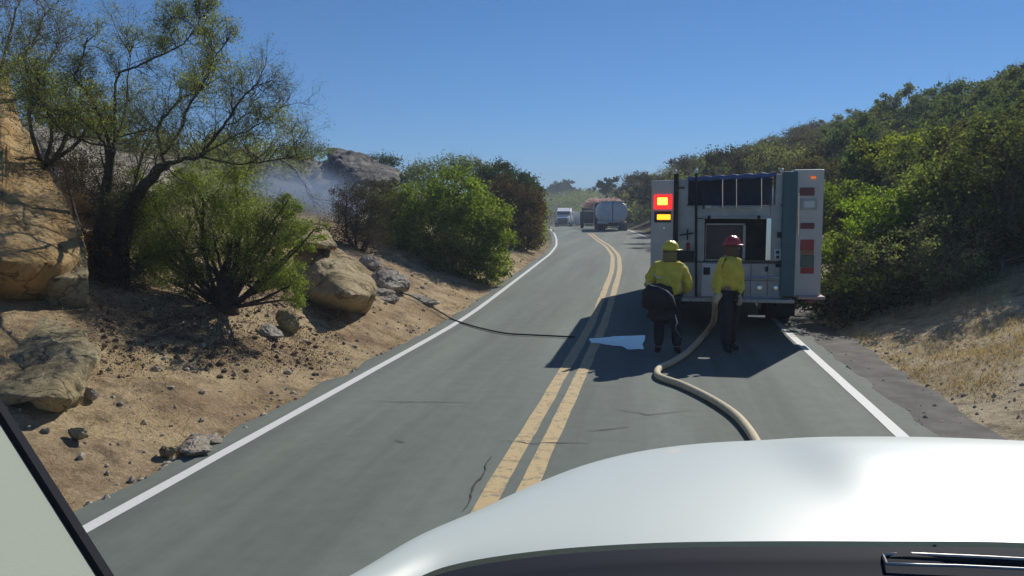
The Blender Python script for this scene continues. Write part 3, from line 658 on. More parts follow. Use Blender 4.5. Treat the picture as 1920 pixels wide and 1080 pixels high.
EY = 14.5
def E_(x, y, dy=0): q = pp(x, y, EY); return (float(q[0]), EY+dy, float(q[2]))
def eb(m, x0, y0, x1, y1, d0, d1, r=.008):    # box on the rear face, depth d0..d1 (+ = into the body)
    a = pp(x0, y0, EY); b_ = pp(x1, y1, EY); a2 = pp(x0, y1, EY)
    return m.bbox((a[0], EY+d0, b_[2]), (b_[0], EY+d1, a[2]), r)
eng = thing('fire_engine', 'silver white fire engine seen from behind in the right lane, warning lamps lit', 'fire engine', (1.37, 18, 0))
XL, XR = E_(1222, 400)[0], E_(1537, 400)[0]
zt = 2.78
m = MB()
# body shell: side walls, roof lips, floor
m.bbox((XL, EY+.35, .78), (XL+.10, EY+5.2, zt-.02), .02); m.bbox((XR-.12, EY+.35, .78), (XR-.02, EY+5.2, zt), .02)
m.bbox((XL+.10, EY+.9, .78), (XR-.12, EY+5.2, 1.95), .01)
m.build('body', m_white, eng)
m = MB()   # rear panels around openings
eb(m, 1222, 338, 1263, 558, 0, .36, .02); m.build('left_rear_column', m_white, eng)
m = MB(); eb(m, 1488, 318, 1537, 556, -.04, .36, .02); m.build('right_rear_column', m_white, eng)
m = MB(); eb(m, 1469, 322, 1487.6, 556, -.07, .30, .01); m.build('column_edge', m_teal, eng)
m = MB(); eb(m, 1264, 325, 1268, 556, -.02, .02, .005); m.build('edge_trim', m_dk, eng)
m = MB()
eb(m, 1268.3, 336, 1290, 384, .03, .3); eb(m, 1268.3, 386, 1303, 560, .05, .3); eb(m, 1456, 326, 1468.6, 384, .03, .3)
eb(m, 1446, 386, 1468.6, 490, .03, .3); eb(m, 1303.4, 387, 1445.5, 409, .04, .3)
eb(m, 1303.4, 410, 1320, 490, .04, .3); eb(m, 1303.4, 492, 1468.6, 560, .02, .3)
m.build('rear_panel', m_alu, eng)
# hose bed
m = MB(); eb(m, 1291, 332, 1455.5, 385, .55, .6); m.build('hose_bed_back', m_navy, eng)  # back panel carries the darkness of the hose bed recess in its colour
m = MB(); eb(m, 1291, 385.3, 1455.5, 386, .02, .6); m.build('hose_bed_floor', m_dia, eng)
m = MB(); a, b_ = E_(1291, 334), E_(1455, 325)
for i in range(24):
    f = i/23; z0 = a[2]+(b_[2]-a[2])*f+.012*math.sin(i*1.7)
    m.v += [(a[0]+(b_[0]-a[0])*f, EY-.02, z0-.055), (a[0]+(b_[0]-a[0])*f, EY+.03, z0+.02), (a[0]+(b_[0]-a[0])*f, EY+2.6, z0+.05), (a[0]+(b_[0]-a[0])*f, EY+2.6, z0-.02)]
m.f = [(4*i+k, 4*i+(k+1) % 4, 4*i+4+(k+1) % 4, 4*i+4+k) for i in range(23) for k in range(4)]; m.build('tarpaulin', m_bluet, eng, smooth=True)
for x in (1319, 1355, 1381, 1428):
    m = MB(); m.tube([E_(x, 334, .0), E_(x, 392, .0)], .010, 8); m.build('hose_bed_rod', m_chr if x != 1319 else m_dk, eng)
m = MB(); m.tube([E_(1305, 324, -.05), E_(1305, 556, -.05)], .022, 10); m.build('grab_rail', m_blk, eng)
m = MB(); m.tube([E_(1271, 326, -.05), E_(1269, 452, -.05)], .018, 10); m.build('grab_rail', m_dk, eng)
for x, y in ((1266, 324), (1305, 323), (1465, 322)):
    m = MB(); q = E_(x, y, -.05); m.disc((q[0], q[1], q[2]-.02), (0, 0, 1), [(.02, 0), (.035, .01), (.038, .05), (.022, .075)], 14); m.build('deck_lamp', m_gauge, eng, smooth=True)
# folded white hose on the ledge
m = MB()
for i in range(7):
    q0, q1 = E_(1322+i*14, 391, .0), E_(1334+i*14, 385, .0)
    m.bbox((q0[0], EY-.02, q0[2]), (q1[0], EY+.3, q1[2]-(0 if i == 0 else .03)), .012)
m.build('folded_hose', m_white, eng)
# rear compartment: recess, frame, shelf
m = MB(); eb(m, 1321, 410.5, 1445.5, 491, .45, .5); eb(m, 1320.2, 410, 1322, 491, .05, .5); eb(m, 1444, 410, 1445.6, 491, .05, .5); m.build('compartment', m_dk, eng)
for q in ((1321, 419, 1398, 422.5), (1321, 486, 1398, 490), (1321, 422.7, 1324, 485.7), (1395, 422.7, 1398.4, 485.7)):
    m = MB(); eb(m, *q, .12, .2, .004); m.build('inner_frame', m_alu, eng)
m = MB(); eb(m, 1325, 424, 1394, 485, .2, .23); m.build('roll_up_door', P('brown roller door', (.075, .065, .055), .6, var=.2, bump=.3), eng)
m = MB(); eb(m, 1437, 409, 1444, 488, -.03, .02, .006); m.build('door_edge', m_chr, eng)
m = MB(); eb(m, 1318, 406, 1442, 410, -.02, .03, .006); m.build('door_header', m_alu, eng)
for x in (1327, 1420): m = MB(); eb(m, x, 404, x+5, 411, -.05, -.02); m.build('hinge', m_blk, eng)
# right service strip
m = MB(); eb(m, 1454, 431, 1469, 449, 0, .02, .004); fr_ = m.build('gauge', m_alu, eng); m = MB(); eb(m, 1457, 435, 1466, 446, -.01, 0, .003); m.build('gauge_face', m_dk, fr_)
m = MB(); eb(m, 1452, 467, 1475, 487, -.002, .02, .004); fr_ = m.build('switch_panel', m_gauge, eng)
for x, y in ((1455, 470), (1466, 470), (1455, 479), (1466, 479)):
    m = MB(); eb(m, x, y, x+6, y+6, -.012, -.002, .003); m.build('switch', m_dk, fr_)
m = MB(); eb(m, 1454, 495, 1475, 501, -.03, .0, .006); m.build('handle', m_blk, eng)
m = MB(); eb(m, 1435, 500, 1440, 509, -.03, .0, .006); m.build('latch', m_blk, eng)
m = MB(); eb(m, 1316, 494, 1345, 556, -.01, .015, .004); fr_ = m.build('access_panel', m_gauge, eng); m = MB(); eb(m, 1319, 501, 1331, 515, -.03, -.01, .006); m.build('panel_latch', m_dk, fr_)
# left strip: crossed handles and a small red extinguisher
m = MB(); m.tube([E_(1274, 441, 0), E_(1300, 437, 0)], .012, 6); m.tube([E_(1289, 430, -.02), E_(1289, 450, -.02)], .012, 6); m.build('crossbar_handle', m_blk, eng)
m = MB(); q0, q1 = E_(1290, 469, -.04), E_(1290, 457, -.04); m.tube([q0, (q0[0], q0[1], q0[2]+.01), q1, (q1[0], q1[1], q1[2]+.03)], [.03, .035, .035, .012], 12); m.build('extinguisher', m_red, eng, smooth=True)
m = MB(); eb(m, 1270, 470, 1301, 492, .0, .05, .006); m.build('dark_locker', m_dk, eng)
m = MB(); eb(m, 1271, 350, 1284, 354, .0, .03, .004); m.build('marker_lens', m_redd, eng)
# lamps
def lamp(nm, x0, y0, x1, y1, mat, d=-.035, par=None, d1=.0):
    m = MB(); eb(m, x0, y0, x1, y1, d, d1, .012); return m.build(nm, mat, par or eng)
hs = lamp('warning_lamp', 1226, 365, 1260, 392, m_redL, -.03); lamp('bulb', 1233, 371, 1251, 384, m_litR, -.045, hs, -.03)
hs = lamp('turn_lamp', 1227, 396, 1258, 417, m_dk, -.02); lamp('bulb', 1232, 402, 1257, 412, m_litA, -.035, hs, -.02)
lamp('reflector', 1243, 425, 1247, 430, m_chr)
lamp('marker_lamp', 1519, 331, 1529, 335, m_amb, -.075, None, -.04)
lamp('tail_lamp', 1499, 352, 1526, 367, m_redd, -.07, None, -.04)
hs = lamp('reversing_lamp', 1501, 373, 1531, 393, m_alu, -.065, None, -.04); lamp('lens', 1506, 377, 1526, 389, m_gauge, -.08, hs, -.065)
lamp('side_lamp', 1500, 418, 1526, 429, m_redd, -.06, None, -.04)
lamp('reflective_panel', 1500, 449, 1525, 469.6, m_red, -.055, None, -.04); lamp('reflective_strip', 1500, 470, 1525, 477.6, m_orange, -.055, None, -.04)
lamp('green_strip', 1500, 478, 1525, 500.6, m_stripeg, -.055, None, -.04); lamp('reflective_panel', 1500, 501, 1525, 513, m_red, -.055, None, -.04)
m = MB(); m.tube([E_(1496, 362, -.10), E_(1495, 440, -.10)], .012, 8); m.build('grab_rail', m_chr, eng)
m = MB(); eb(m, 1492, 553, 1543, 560, -.20, .2, .015); m.build('rear_step', P('weathered pink grey step', (.42, .30, .27), .6), eng)
lamp('step_lamp', 1511, 560.5, 1523, 566, m_red, -.16, None, -.1)
m = MB()
for z0 in (1.32, 1.02):
    m.bbox((E_(1346, 500)[0], EY+.012, z0), (E_(1467, 500)[0], EY+.02, z0+.008), .002)
for x in (1375, 1408, 1440): m.bbox((E_(x, 500)[0], EY+.012, E_(x, 556)[2]), (E_(x, 500)[0]+.008, EY+.02, E_(x, 494)[2]), .002)
m.build('panel_seams', m_dk, eng)
for x, y in ((1358, 540), (1392, 540), (1424, 540), (1455, 540)):
    q = E_(x, y); m = MB(); m.disc((q[0], EY+.02, q[2]), (0, -1, 0), [(.05, 0), (.055, .02), (.05, .03), (.03, .032)], 16); m.build('hose_port', m_chr, eng, smooth=True)
m = MB(); m.tube([(E_(1350, 520)[0], EY-.03, E_(1350, 520)[2]), (E_(1460, 520)[0], EY-.03, E_(1460, 520)[2])], .014, 8); m.build('grab_rail', m_chr, eng)
m = MB(); m.bbox((E_(1400, 592)[0], EY-.18, E_(1400, 592)[2]), (E_(1432, 592)[0], EY-.16, E_(1400, 588)[2]), .004); m.build('licence_plate_bar', m_chr, eng)
# tailboard, chassis, wheels, mud flaps
m = MB(); m.bbox((XL+.05, EY-.22, .66), (XR-.40, EY+.3, .72), .01); m.build('tailboard', m_dia, eng)
m = MB(); m.bbox((XL+.5, EY+.2, .55), (XL+.65, EY+7.5, .76), .01); m.bbox((XR-.65, EY+.2, .55), (XR-.5, EY+7.5, .76), .01); m.bbox((XL+.65, EY+2.6, .38), (XR-.65, EY+2.8, .62), .02); m.build('chassis', m_blk, eng)
def wheel(par, x, y, r, wd, zc=None, ax=(1, 0, 0), tyre=m_blk, rim=m_alu):
    zc = r if zc is None else zc; m = MB(); m.disc((x, y, zc), ax, [(r*.62, -wd/2), (r*.93, -wd/2), (r, -wd*.35), (r, wd*.35), (r*.93, wd/2), (r*.62, wd/2)], 28)
    w_ = m.build('wheel', tyre, par, smooth=True); m = MB(); m.disc((x, y, zc), ax, [(r*.58, -wd*.52), (r*.6, -wd*.45), (r*.6, wd*.45), (r*.58, wd*.52)], 24); m.build('rim', rim, w_)
for y in (EY+2.7, EY+6.6):
    for x in (XL+.22, XR-.22) if y > EY+4 else (XL+.17, XL+.47, XR-.17, XR-.47): wheel(eng, x, y, .50, .28)
for x in (XL+.32, XR-.32):
    m = MB(); m.bbox((x-.28, EY+1.9, .18), (x+.28, EY+1.92, .76), .004); m.build('mud_flap', m_blk, eng)
m = MB(); m.bbox((XL+.05, EY+5.25, .7), (XR-.05, EY+8.3, 2.62), .12); m.build('cab', m_white, eng)
m = MB(); m.bbox((XL+.25, EY+5.23, 1.9), (XR-.25, EY+5.26, 2.35), .03); m.build('cab_rear_window', m_glass, eng)

# --- silver tanker in the right lane
tk = thing('tanker_truck', 'grey silver water tanker seen from behind, crossing the right lane far ahead', 'tanker truck', (-3.5, 66, .6))
yaw = .13
def rot(x, y, z, o=(-3.42, 64.6, .62)):
    return (o[0]+x*math.cos(yaw)-y*math.sin(yaw), o[1]+x*math.sin(yaw)+y*math.cos(yaw), o[2]+z)
m_tank = P('grey tank shell', (.60, .63, .68), .5, .1, var=.1, vsc=2)
m = MB(); prof_ = []; n = 32
rings = [(0, .15), (.6, .05), (.88, .0), (1, .12), (1, 4.4), (.85, 4.6)]
for r, y in rings:
    for k in range(n):
        a = 2*math.pi*k/n; cx_, cz_ = math.cos(a), math.sin(a); e = .75
        m.v.append(rot(1.17*r*math.copysign(abs(cx_)**e, cx_), y-.0 if r else y-.15, 1.68+.86*r*math.copysign(abs(cz_)**e, cz_)))
m.f = [(i*n+k, i*n+(k+1) % n, (i+1)*n+(k+1) % n, (i+1)*n+k) for i in range(len(rings)-1) for k in range(n)]+[tuple((len(rings)-1)*n+k for k in range(n))]
m.build('tank', m_tank, tk, smooth=True)
def rbox(a, b_, name, mat, par=tk, r_=rot, bev=.03):
    q = MB(); q.bbox(a, b_, bev); q.v = [r_(*v) for v in q.v]; return q.build(name, mat, par)
rbox((-1.17, .1, .75), (-.35, 1.4, 1.0), 'fender', m_tank); rbox((.5, .1, .1), (1.17, 1.4, .85), 'rear_locker', P('dark locker grey', (.10, .10, .11), .6))
rbox((-.5, .2, .55), (.5, 4.4, .85), 'chassis', m_blk); rbox((-1.1, -.05, .35), (-.45, .1, .6), 'bumper', m_blk); rbox((.35, -.02, .25), (.47, .05, .6), 'tail_lamp', m_gauge)
rbox((-.9, 0, 2.5), (.9, 4, 2.56), 'walkway', m_gauge); rbox((-.05, -.06, .95), (.0, -.0, 2.6), 'ladder', m_dk)
rbox((-1.2, 4.8, .5), (1.2, 6.8, 2.5), 'cab', P('dark cab paint', (.07, .08, .10), .4))
for x in (-1.0, -.7, .75, 1.0):
    q = rot(x, .9, .48); wheel(tk, q[0], q[1], .48, .26, q[2], (math.cos(yaw), math.sin(yaw), 0))
for x in (-1.0, 1.0):
    q = rot(x, 5.8, .48); wheel(tk, q[0], q[1], .48, .26, q[2], (math.cos(yaw), math.sin(yaw), 0))
# --- dark flatbed standing beyond the tanker
o2 = (float(pp(1112, 400, 86)[0]), 84, .62)
dk = thing('parked_truck', 'dark truck half hidden left of the silver tanker', 'truck', o2)
rot2 = lambda x, y, z: (o2[0]+x*math.cos(.08)-y*math.sin(.08), o2[1]+x*math.sin(.08)+y*math.cos(.08), o2[2]+z)
m_dkt = P('dark slate paint', (.055, .065, .075), .5, var=.2)
rbox((-1.2, 0, .55), (1.2, 5, 1.75), 'box', m_dkt, dk, rot2); rbox((-1.1, 5.1, .5), (1.1, 7, 2.2), 'cab', m_dkt, dk, rot2, .12)
rbox((-.9, -.05, 1.76), (.9, .05, 1.86), 'top_rail', m_gauge, dk, rot2)
for x, y in ((-1, 1), (1, 1), (-1, 6), (1, 6)): q = rot2(x, y, .45); wheel(dk, q[0], q[1], .45, .28, q[2], (math.cos(.08), math.sin(.08), 0))
# --- white truck coming towards us with its pale box trailer
SY = 121
c0 = pp(1055, 425, SY); o3 = (float(c0[0]), SY, fZ(SY)+.02)
sm = thing('semi_truck', 'white truck facing us far down the left lane, with a dark grille', 'truck', o3)
idn = lambda x, y, z: (o3[0]+x, o3[1]+y, o3[2]+z)
def sb(a, b_, nm, mat, par=sm, bev=.04): return rbox(a, b_, nm, mat, par, idn, bev)
m_sw = P('bright white truck paint', (.86, .87, .88), .4)
sb((-1.15, .9, .55), (1.15, 3.2, 2.35), 'cab', m_sw, bev=.10)
def wedge(nm, x, y0, y1, z0, za, zb, mat):
    m = MB(); m.add([idn(-x, y0, z0), idn(x, y0, z0), idn(x, y1, z0), idn(-x, y1, z0), idn(-x*.94, y0, za), idn(x*.94, y0, za), idn(x, y1, zb), idn(-x, y1, zb)], [(3,2,1,0),(4,5,6,7),(0,1,5,4),(1,2,6,5),(2,3,7,6),(3,0,4,7)])
    o = m.build(nm, mat, sm); return o
wedge('hood', 1.02, -.3, .95, .6, 1.36, 1.82, m_sw); wedge('roof_fairing', 1.1, .95, 2.6, 2.3, 2.36, 2.85, m_sw)
sb((-.78, -.36, .35), (.78, -.28, 1.3), 'grille', P('dark blue grille', (.045, .065, .09), .4)); sb((-.95, .84, 1.84), (.95, .9, 2.22), 'windshield', m_glass)
sb((-1.1, -.42, .12), (1.1, -.3, .36), 'bumper', m_alu)
for x in (-1.0, .82): sb((x, -.35, .75), (x+.18, -.29, 1.05), 'headlight', m_gauge)
for x in (-1.45, 1.3): sb((x, .7, 1.7), (x+.15, .78, 2.2), 'mirror', m_blk)
for x in (-.98, .9): sb((x, 1.1, 2.56), (x+.08, 1.3, 2.8), 'roof_lamp', m_gauge, bev=.02)
for x in (-1.02, 1.02): q = idn(x, .3, .48); wheel(sm, q[0], q[1], .48, .3, q[2]); q = idn(x, 2.8, .48); wheel(sm, q[0], q[1], .48, .3, q[2])
tr = thing('box_trailer', 'plain pale grey box trailer angled behind the white truck', 'trailer', idn(2.6, 5, 0))
def rot4(x, y, z): a = -.62; return (o3[0]+2.0+x*math.cos(a)-y*math.sin(a), o3[1]+2.8+x*math.sin(a)+y*math.cos(a), o3[2]+z)
rbox((-1.1, 0, .32), (1.1, 5.2, 2.3), 'box', P('pale trailer grey', (.85, .85, .80), .6), tr, rot4, .02); rbox((-.9, .6, .2), (.9, 4.5, .31), 'chassis', m_blk, tr, rot4)
for y in (3.4, 4.3):
    for x in (-.95, .95): q = rot4(x, y, .42); wheel(tr, q[0], q[1], .42, .25, q[2], (math.cos(-.62), math.sin(-.62), 0))

# ================================================================== PEOPLE
m_skin = P('skin', (.36, .20, .13), .6); m_jkt = P('yellow fire jacket', (.64, .55, .07), .85, var=.14, vsc=9, bump=.7, bsc=14)
m_pant = P('dark navy trousers', (.018, .022, .026), .9, var=.2, bump=.5, bsc=12); m_glv = P('tan leather glove', (.40, .33, .20), .8)
m_hy = P('yellow helmet', (.72, .60, .02), .35, coat=.3); m_hr = P('dark red helmet', (.42, .03, .035), .3, coat=.3); m_hair = P('brown hair', (.04, .025, .015), .9)
m_strap = P('silver strap', (.6, .62, .65), .35, .4); m_shr = P('shroud cloth', (.20, .18, .075), .9, bump=.4, bsc=20); m_shr2 = P('leather shroud', (.13, .075, .04), .9)
def skin_mesh(name, nodes, edges, mat, parent, sub=2, root=0, bumpy=0):
    me = bpy.data.meshes.new(name); off = Vector(parent['_w'])
    me.from_pydata([tuple(Vector(n_[0])-off) for n_ in nodes], edges, []); me.materials.append(mat)
    o = bpy.data.objects.new(name, me); COL.objects.link(o); o.parent = parent; o['_w'] = tuple(off)
    sk_ = o.modifiers.new('skin', 'SKIN'); sk_.use_smooth_shade = True
    for i, n_ in enumerate(nodes):
        r = n_[1]; me.skin_vertices[0].data[i].radius = r if isinstance(r, tuple) else (r, r); me.skin_vertices[0].data[i].use_root = (i == root)
    sb_ = o.modifiers.new('sub', 'SUBSURF'); sb_.levels = sub; sb_.render_levels = sub
    return o
def person(label, base, face, J, hmat, helmet_dir, shroud):
    """J: joint dict in local coords (x right, y forward from viewer, z up)."""
    th = thing('person', label, 'person', base); B = np.array(base, float)
    g_ = lambda k: tuple(B+np.array(J[k]))
    mid = lambda a, b_, f: tuple(np.array(g_(a))*(1-f)+np.array(g_(b_))*f)
    # body
    N = [(g_('pelvis'), .13), (g_('waist'), (.13, .11)), (g_('chest'), (.16, .12)), (g_('neck'), .06), (g_('head'), (.075, .09)), (g_('crown'), (.06, .075))]
    Ed = [(0, 1), (1, 2), (2, 3), (3, 4), (4, 5)]
    for s in 'lr':
        i = len(N); N += [(g_('sh'+s), .07), (g_('el'+s), .045), (g_('wr'+s), .03)]; Ed += [(2, i), (i, i+1), (i+1, i+2)]
        i = len(N); N += [(g_('hip'+s), .09), (g_('kn'+s), .06), (g_('an'+s), .04), (g_('toe'+s), .04)]; Ed += [(0, i), (i, i+1), (i+1, i+2), (i+2, i+3)]
    skin_mesh('body', N, Ed, m_skin, th)
    f = Vector(face).normalized(); hd = Vector(g_('head')); sd_ = f.cross(Vector((0, 0, 1))).normalized()
    m = MB(); m.tube([hd+f*.085+Vector((0, 0, .02)), hd+f*.118-Vector((0, 0, .02)), hd+f*.10-Vector((0, 0, .03))], [.008, .017, .010], 8); m.build('nose', m_skin, th, smooth=True)
    m = MB(); m.tube([hd+f*.092-Vector((0, 0, .065))-sd_*.025, hd+f*.097-Vector((0, 0, .065)), hd+f*.092-Vector((0, 0, .065))+sd_*.025], .006, 6); m.build('mouth', m_redd, th)
    for s in (-1, 1):
        c = hd+f*.088+sd_*.03*s+Vector((0, 0, .012)); m = MB(); m.disc(c, f, [(.004, -.008), (.012, 0), (.008, .008), (.002, .011)], 10); m.build('eye', m_dk, th, smooth=True)
        c = hd+sd_*.084*s; m = MB(); m.disc(c, sd_*s, [(.012, -.01), (.03, .0), (.026, .012), (.012, .012)], 10); m.build('ear', m_skin, th, smooth=True)
    m = MB(); bk = hd-f*.02; m.disc(bk-Vector((0, 0, .03)), (0, 0, 1), [(.07, -.03), (.093, .0), (.097, .05), (.09, .1)], 18); m.build('hair', m_hair, th, smooth=True)
    # jacket
    N = [(g_('hem'), (.215, .17)), (g_('waist'), (.205, .165)), (g_('chest'), (.215, .165)), (g_('yoke'), (.15, .125)), (g_('neck'), .085)]
    Ed = [(0, 1), (1, 2), (2, 3), (3, 4)]
    for s in 'lr':
        i = len(N); N += [(g_('sh'+s), .105), (mid('sh'+s, 'el'+s, .5), .10), (g_('el'+s), .085), (mid('el'+s, 'wr'+s, .5), .072), (mid('el'+s, 'wr'+s, .92), .058)]
        Ed += [(2, i), (i, i+1), (i+1, i+2), (i+2, i+3), (i+3, i+4)]
    jk = skin_mesh('jacket', N, Ed, m_jkt, th)
    dt = bpy.data.textures.new('folds', 'CLOUDS'); dt.noise_scale = .13; dm = jk.modifiers.new('folds', 'DISPLACE'); dm.texture = dt; dm.strength = .085; dm.mid_level = .5
    jk.modifiers['sub'].levels = 3; jk.modifiers['sub'].render_levels = 3
    N = [(g_('pelvis'), (.175, .15))]; Ed = []
    for s in 'lr':
        i = len(N); N += [(g_('hip'+s), .115), (mid('hip'+s, 'kn'+s, .5), .105), (g_('kn'+s), .09), (mid('kn'+s, 'an'+s, .5), .085), (mid('kn'+s, 'an'+s, .9), .075)]
        Ed += [(0, i), (i, i+1), (i+1, i+2), (i+2, i+3), (i+3, i+4)]
    skin_mesh('trousers', N, Ed, m_pant, th)
    for s in 'lr':
        skin_mesh('boot', [(mid('kn'+s, 'an'+s, .8), .06), (g_('an'+s), .055), (tuple(np.array(g_('toe'+s))+[0, 0, .005]), (.045, .05))], [(0, 1), (1, 2)], m_blk, th)
        # gloved hand: palm, four unequal curled fingers, thumb
        wv = np.array(g_('wr'+s)); fd = wv-np.array(g_('el'+s)); fd /= np.linalg.norm(fd); cur = np.array(J.get('curl'+s, (0, 1, 0)), float); sdv = np.cross(fd, cur); sdv /= np.linalg.norm(sdv); cur = np.cross(sdv, fd)
        N = [(tuple(wv-fd*.03), .034), (tuple(wv+fd*.02), (.036, .026)), (tuple(wv+fd*.07), (.042, .022))]; Ed = [(0, 1), (1, 2)]
        for k, ln in enumerate((.062, .074, .07, .055)):
            o_ = wv+fd*.09+sdv*(k-1.5)*.022; i = len(N)
            N += [(tuple(o_), .0115), (tuple(o_+fd*ln*.55+cur*.008), .0105), (tuple(o_+fd*ln*.75+cur*ln*.45), .0095), (tuple(o_+fd*ln*.45+cur*ln*.8), .008)]
            Ed += [(2, i), (i, i+1), (i+1, i+2), (i+2, i+3)]
        o_ = wv+fd*.035-sdv*.04; i = len(N); N += [(tuple(o_), .014), (tuple(o_+fd*.03-sdv*.018+cur*.02), .012), (tuple(o_+fd*.05+cur*.045), .010)]; Ed += [(1, i), (i, i+1), (i+1, i+2)]
        skin_mesh('glove', N, Ed, m_glv, th, sub=1)
    # helmet: dome, brim longer at the front, ridge; shroud below
    hv = Vector(helmet_dir).normalized(); hs_ = Vector((0, 0, 1)).cross(hv); hc = Vector(g_('crown'))-Vector((0, 0, .035))
    m = MB(); n = 32; rg_ = []
    for i in range(9):
        a = i/8*math.pi/2; r = math.cos(a); z = math.sin(a)*.125
        rg_.append((r, z))
    rg_ = [(1.0, -.012)]+rg_[:-1]
    for r, z in rg_:
        for k in range(n):
            t_ = 2*math.pi*k/n; x_, y_ = math.cos(t_)*.135*r, math.sin(t_)*.112*r
            zz = z+(.010 if abs(y_) < .02 and z > .03 else 0); m.v.append(tuple(hc+hv*x_+hs_*y_+Vector((0, 0, zz))))
    m.v.append(tuple(hc+Vector((0, 0, .133)))); L_ = len(m.v)-1; q = len(rg_)
    m.f = [(i*n+k, i*n+(k+1) % n, (i+1)*n+(k+1) % n, (i+1)*n+k) for i in range(q-1) for k in range(n)]+[((q-1)*n+k, (q-1)*n+(k+1) % n, L_) for k in range(n)]
    he = m.build('helmet', hmat, th, smooth=True)
    m = MB()
    for r, z in ((.98, 0), (1.0, -.004), (1.01, -.012), (.97, -.014)):
        for k in range(n):
            t_ = 2*math.pi*k/n; ex = .022+.045*max(0, math.cos(t_))**2; g2 = 1 if .99 < r else 0
            m.v.append(tuple(hc+hv*math.cos(t_)*(.135+ex*g2)+hs_*math.sin(t_)*(.112+ex*g2*.8)+Vector((0, 0, z-.006*g2))))
    m.f = [(i*n+k, i*n+(k+1) % n, ((i+1) % 4)*n+(k+1) % n, ((i+1) % 4)*n+k) for i in range(4) for k in range(n)]
    m.build('brim', hmat, he, smooth=True)
    m = MB(); sg = 16
    for i in range(4):
        for k in range(sg+1):
            t_ = math.radians(70)+math.radians(220)*k/sg; r = 1+.10*i/3
            m.v.append(tuple(hc+hv*math.cos(t_)*.118*r+hs_*math.sin(t_)*.105*r+Vector((0, 0, -.01-.065*i))))
    m.f = [(i*(sg+1)+k, i*(sg+1)+k+1, (i+1)*(sg+1)+k+1, (i+1)*(sg+1)+k) for i in range(3) for k in range(sg)]
    o = m.build('shroud', shroud, th, smooth=True); sl = o.modifiers.new('thick', 'SOLIDIFY'); sl.thickness = .008
    return th
PX1 = pp(1254, 500, 12.5)[0]
J1 = dict(pelvis=(0, 0, .92), hem=(0, 0, .90), waist=(0, 0, 1.06), chest=(0, 0, 1.28), yoke=(0, .01, 1.42), neck=(.01, .01, 1.48), head=(.02, .03, 1.60), crown=(.025, .03, 1.69),
    shl=(-.19, 0, 1.38), ell=(-.30, .04, 1.13), wrl=(-.20, .24, .98), shr=(.19, 0, 1.38), elr=(.31, .03, 1.13), wrr=(.24, .24, .98), curll=(0, .2, -1), curlr=(0, .2, -1),
    hipl=(-.10, 0, .86), knl=(-.13, -.02, .48), anl=(-.14, .03, .09), toel=(-.16, -.0+.17, .045), hipr=(.10, 0, .86), knr=(.13, .04, .48), anr=(.15, 0, .09), toer=(.18, .15, .045))
person('firefighter in yellow jacket and yellow helmet standing behind the left side of the fire engine', (PX1, 12.5, 0), (.75, .65, 0), J1, m_hy, (.85, .5, 0), m_shr)
PX2 = pp(1369, 500, 12.9)[0]
J2 = dict(pelvis=(0, 0, .97), hem=(-.02, 0, .96), waist=(-.02, 0, 1.12), chest=(0, 0, 1.34), yoke=(.01, .0, 1.48), neck=(.01, .0, 1.55), head=(.03, .02, 1.67), crown=(.03, .02, 1.76),
    shl=(-.10, -.14, 1.43), ell=(-.19, -.10, 1.15), wrl=(-.22, -.18, .93), shr=(.12, .13, 1.43), elr=(.15, .02, 1.16), wrr=(.15, -.10, .92), curll=(-.4, 1, 0), curlr=(-.5, .8, 0),
    hipl=(-.04, -.09, .91), knl=(-.06, -.14, .51), anl=(-.05, -.12, .09), toel=(.06, -.20, .045), hipr=(.04, .10, .91), knr=(.08, .12, .51), anr=(.06, .16, .09), toer=(.19, .14, .045))
person('firefighter in yellow jacket and dark red helmet holding a hose at the engine rear', (PX2, 12.9, 0), (.9, .45, 0), J2, m_hr, (.9, .4, 0), m_shr2)
# black pack worn low on the first firefighter's back
pk = thing('backpack', 'bulky black pack with silver straps hanging on the back of the yellow helmeted firefighter', 'backpack', (PX1-.12, 12.22, .82))
def blob(name, c, r, mat, par, nz=.12, seed=0):
    bm = bmesh.new(); bmesh.ops.create_icosphere(bm, subdivisions=4, radius=1); m = MB()
    for v in bm.verts:
        d = v.co.copy(); f2 = 1+nz*noise.fractal(d*2.2+Vector((seed, 0, 0)), 1, 2, 3); e = lambda u: math.copysign(abs(u)**.75, u)
        m.v.append((c[0]+e(d.x)*r[0]*f2, c[1]+e(d.y)*r[1]*f2, c[2]+e(d.z)*r[2]*f2))
    m.f = [tuple(v.index for v in f.verts) for f in bm.faces]; bm.free(); return m.build(name, mat, par, smooth=True)
blob('main_bag', (PX1-.16, 12.20, .93), (.24, .14, .19), m_blk, pk, .2, 2); blob('lower_pouch', (PX1-.10, 12.22, .68), (.20, .12, .13), m_blk, pk, .2, 5)
for k, pts in enumerate([[(1210,528,12.05),(1222,535,12.0),(1236,538,11.98),(1250,545,11.98),(1262,556,12.0),(1268,575,12.03)], [(1266,590,12.1),(1270,605,12.1),(1266,615,12.15),(1276,632,12.2)], [(1225,512,12.2),(1232,520,12.15),(1245,522,12.15)]]):
    m = MB(); ps = [V(*q) for q in pts]; m.tube(ps, [.007+.005*math.sin(i*2.1) for i in range(len(ps))], 6); m.build('strap', m_strap, pk, smooth=True)

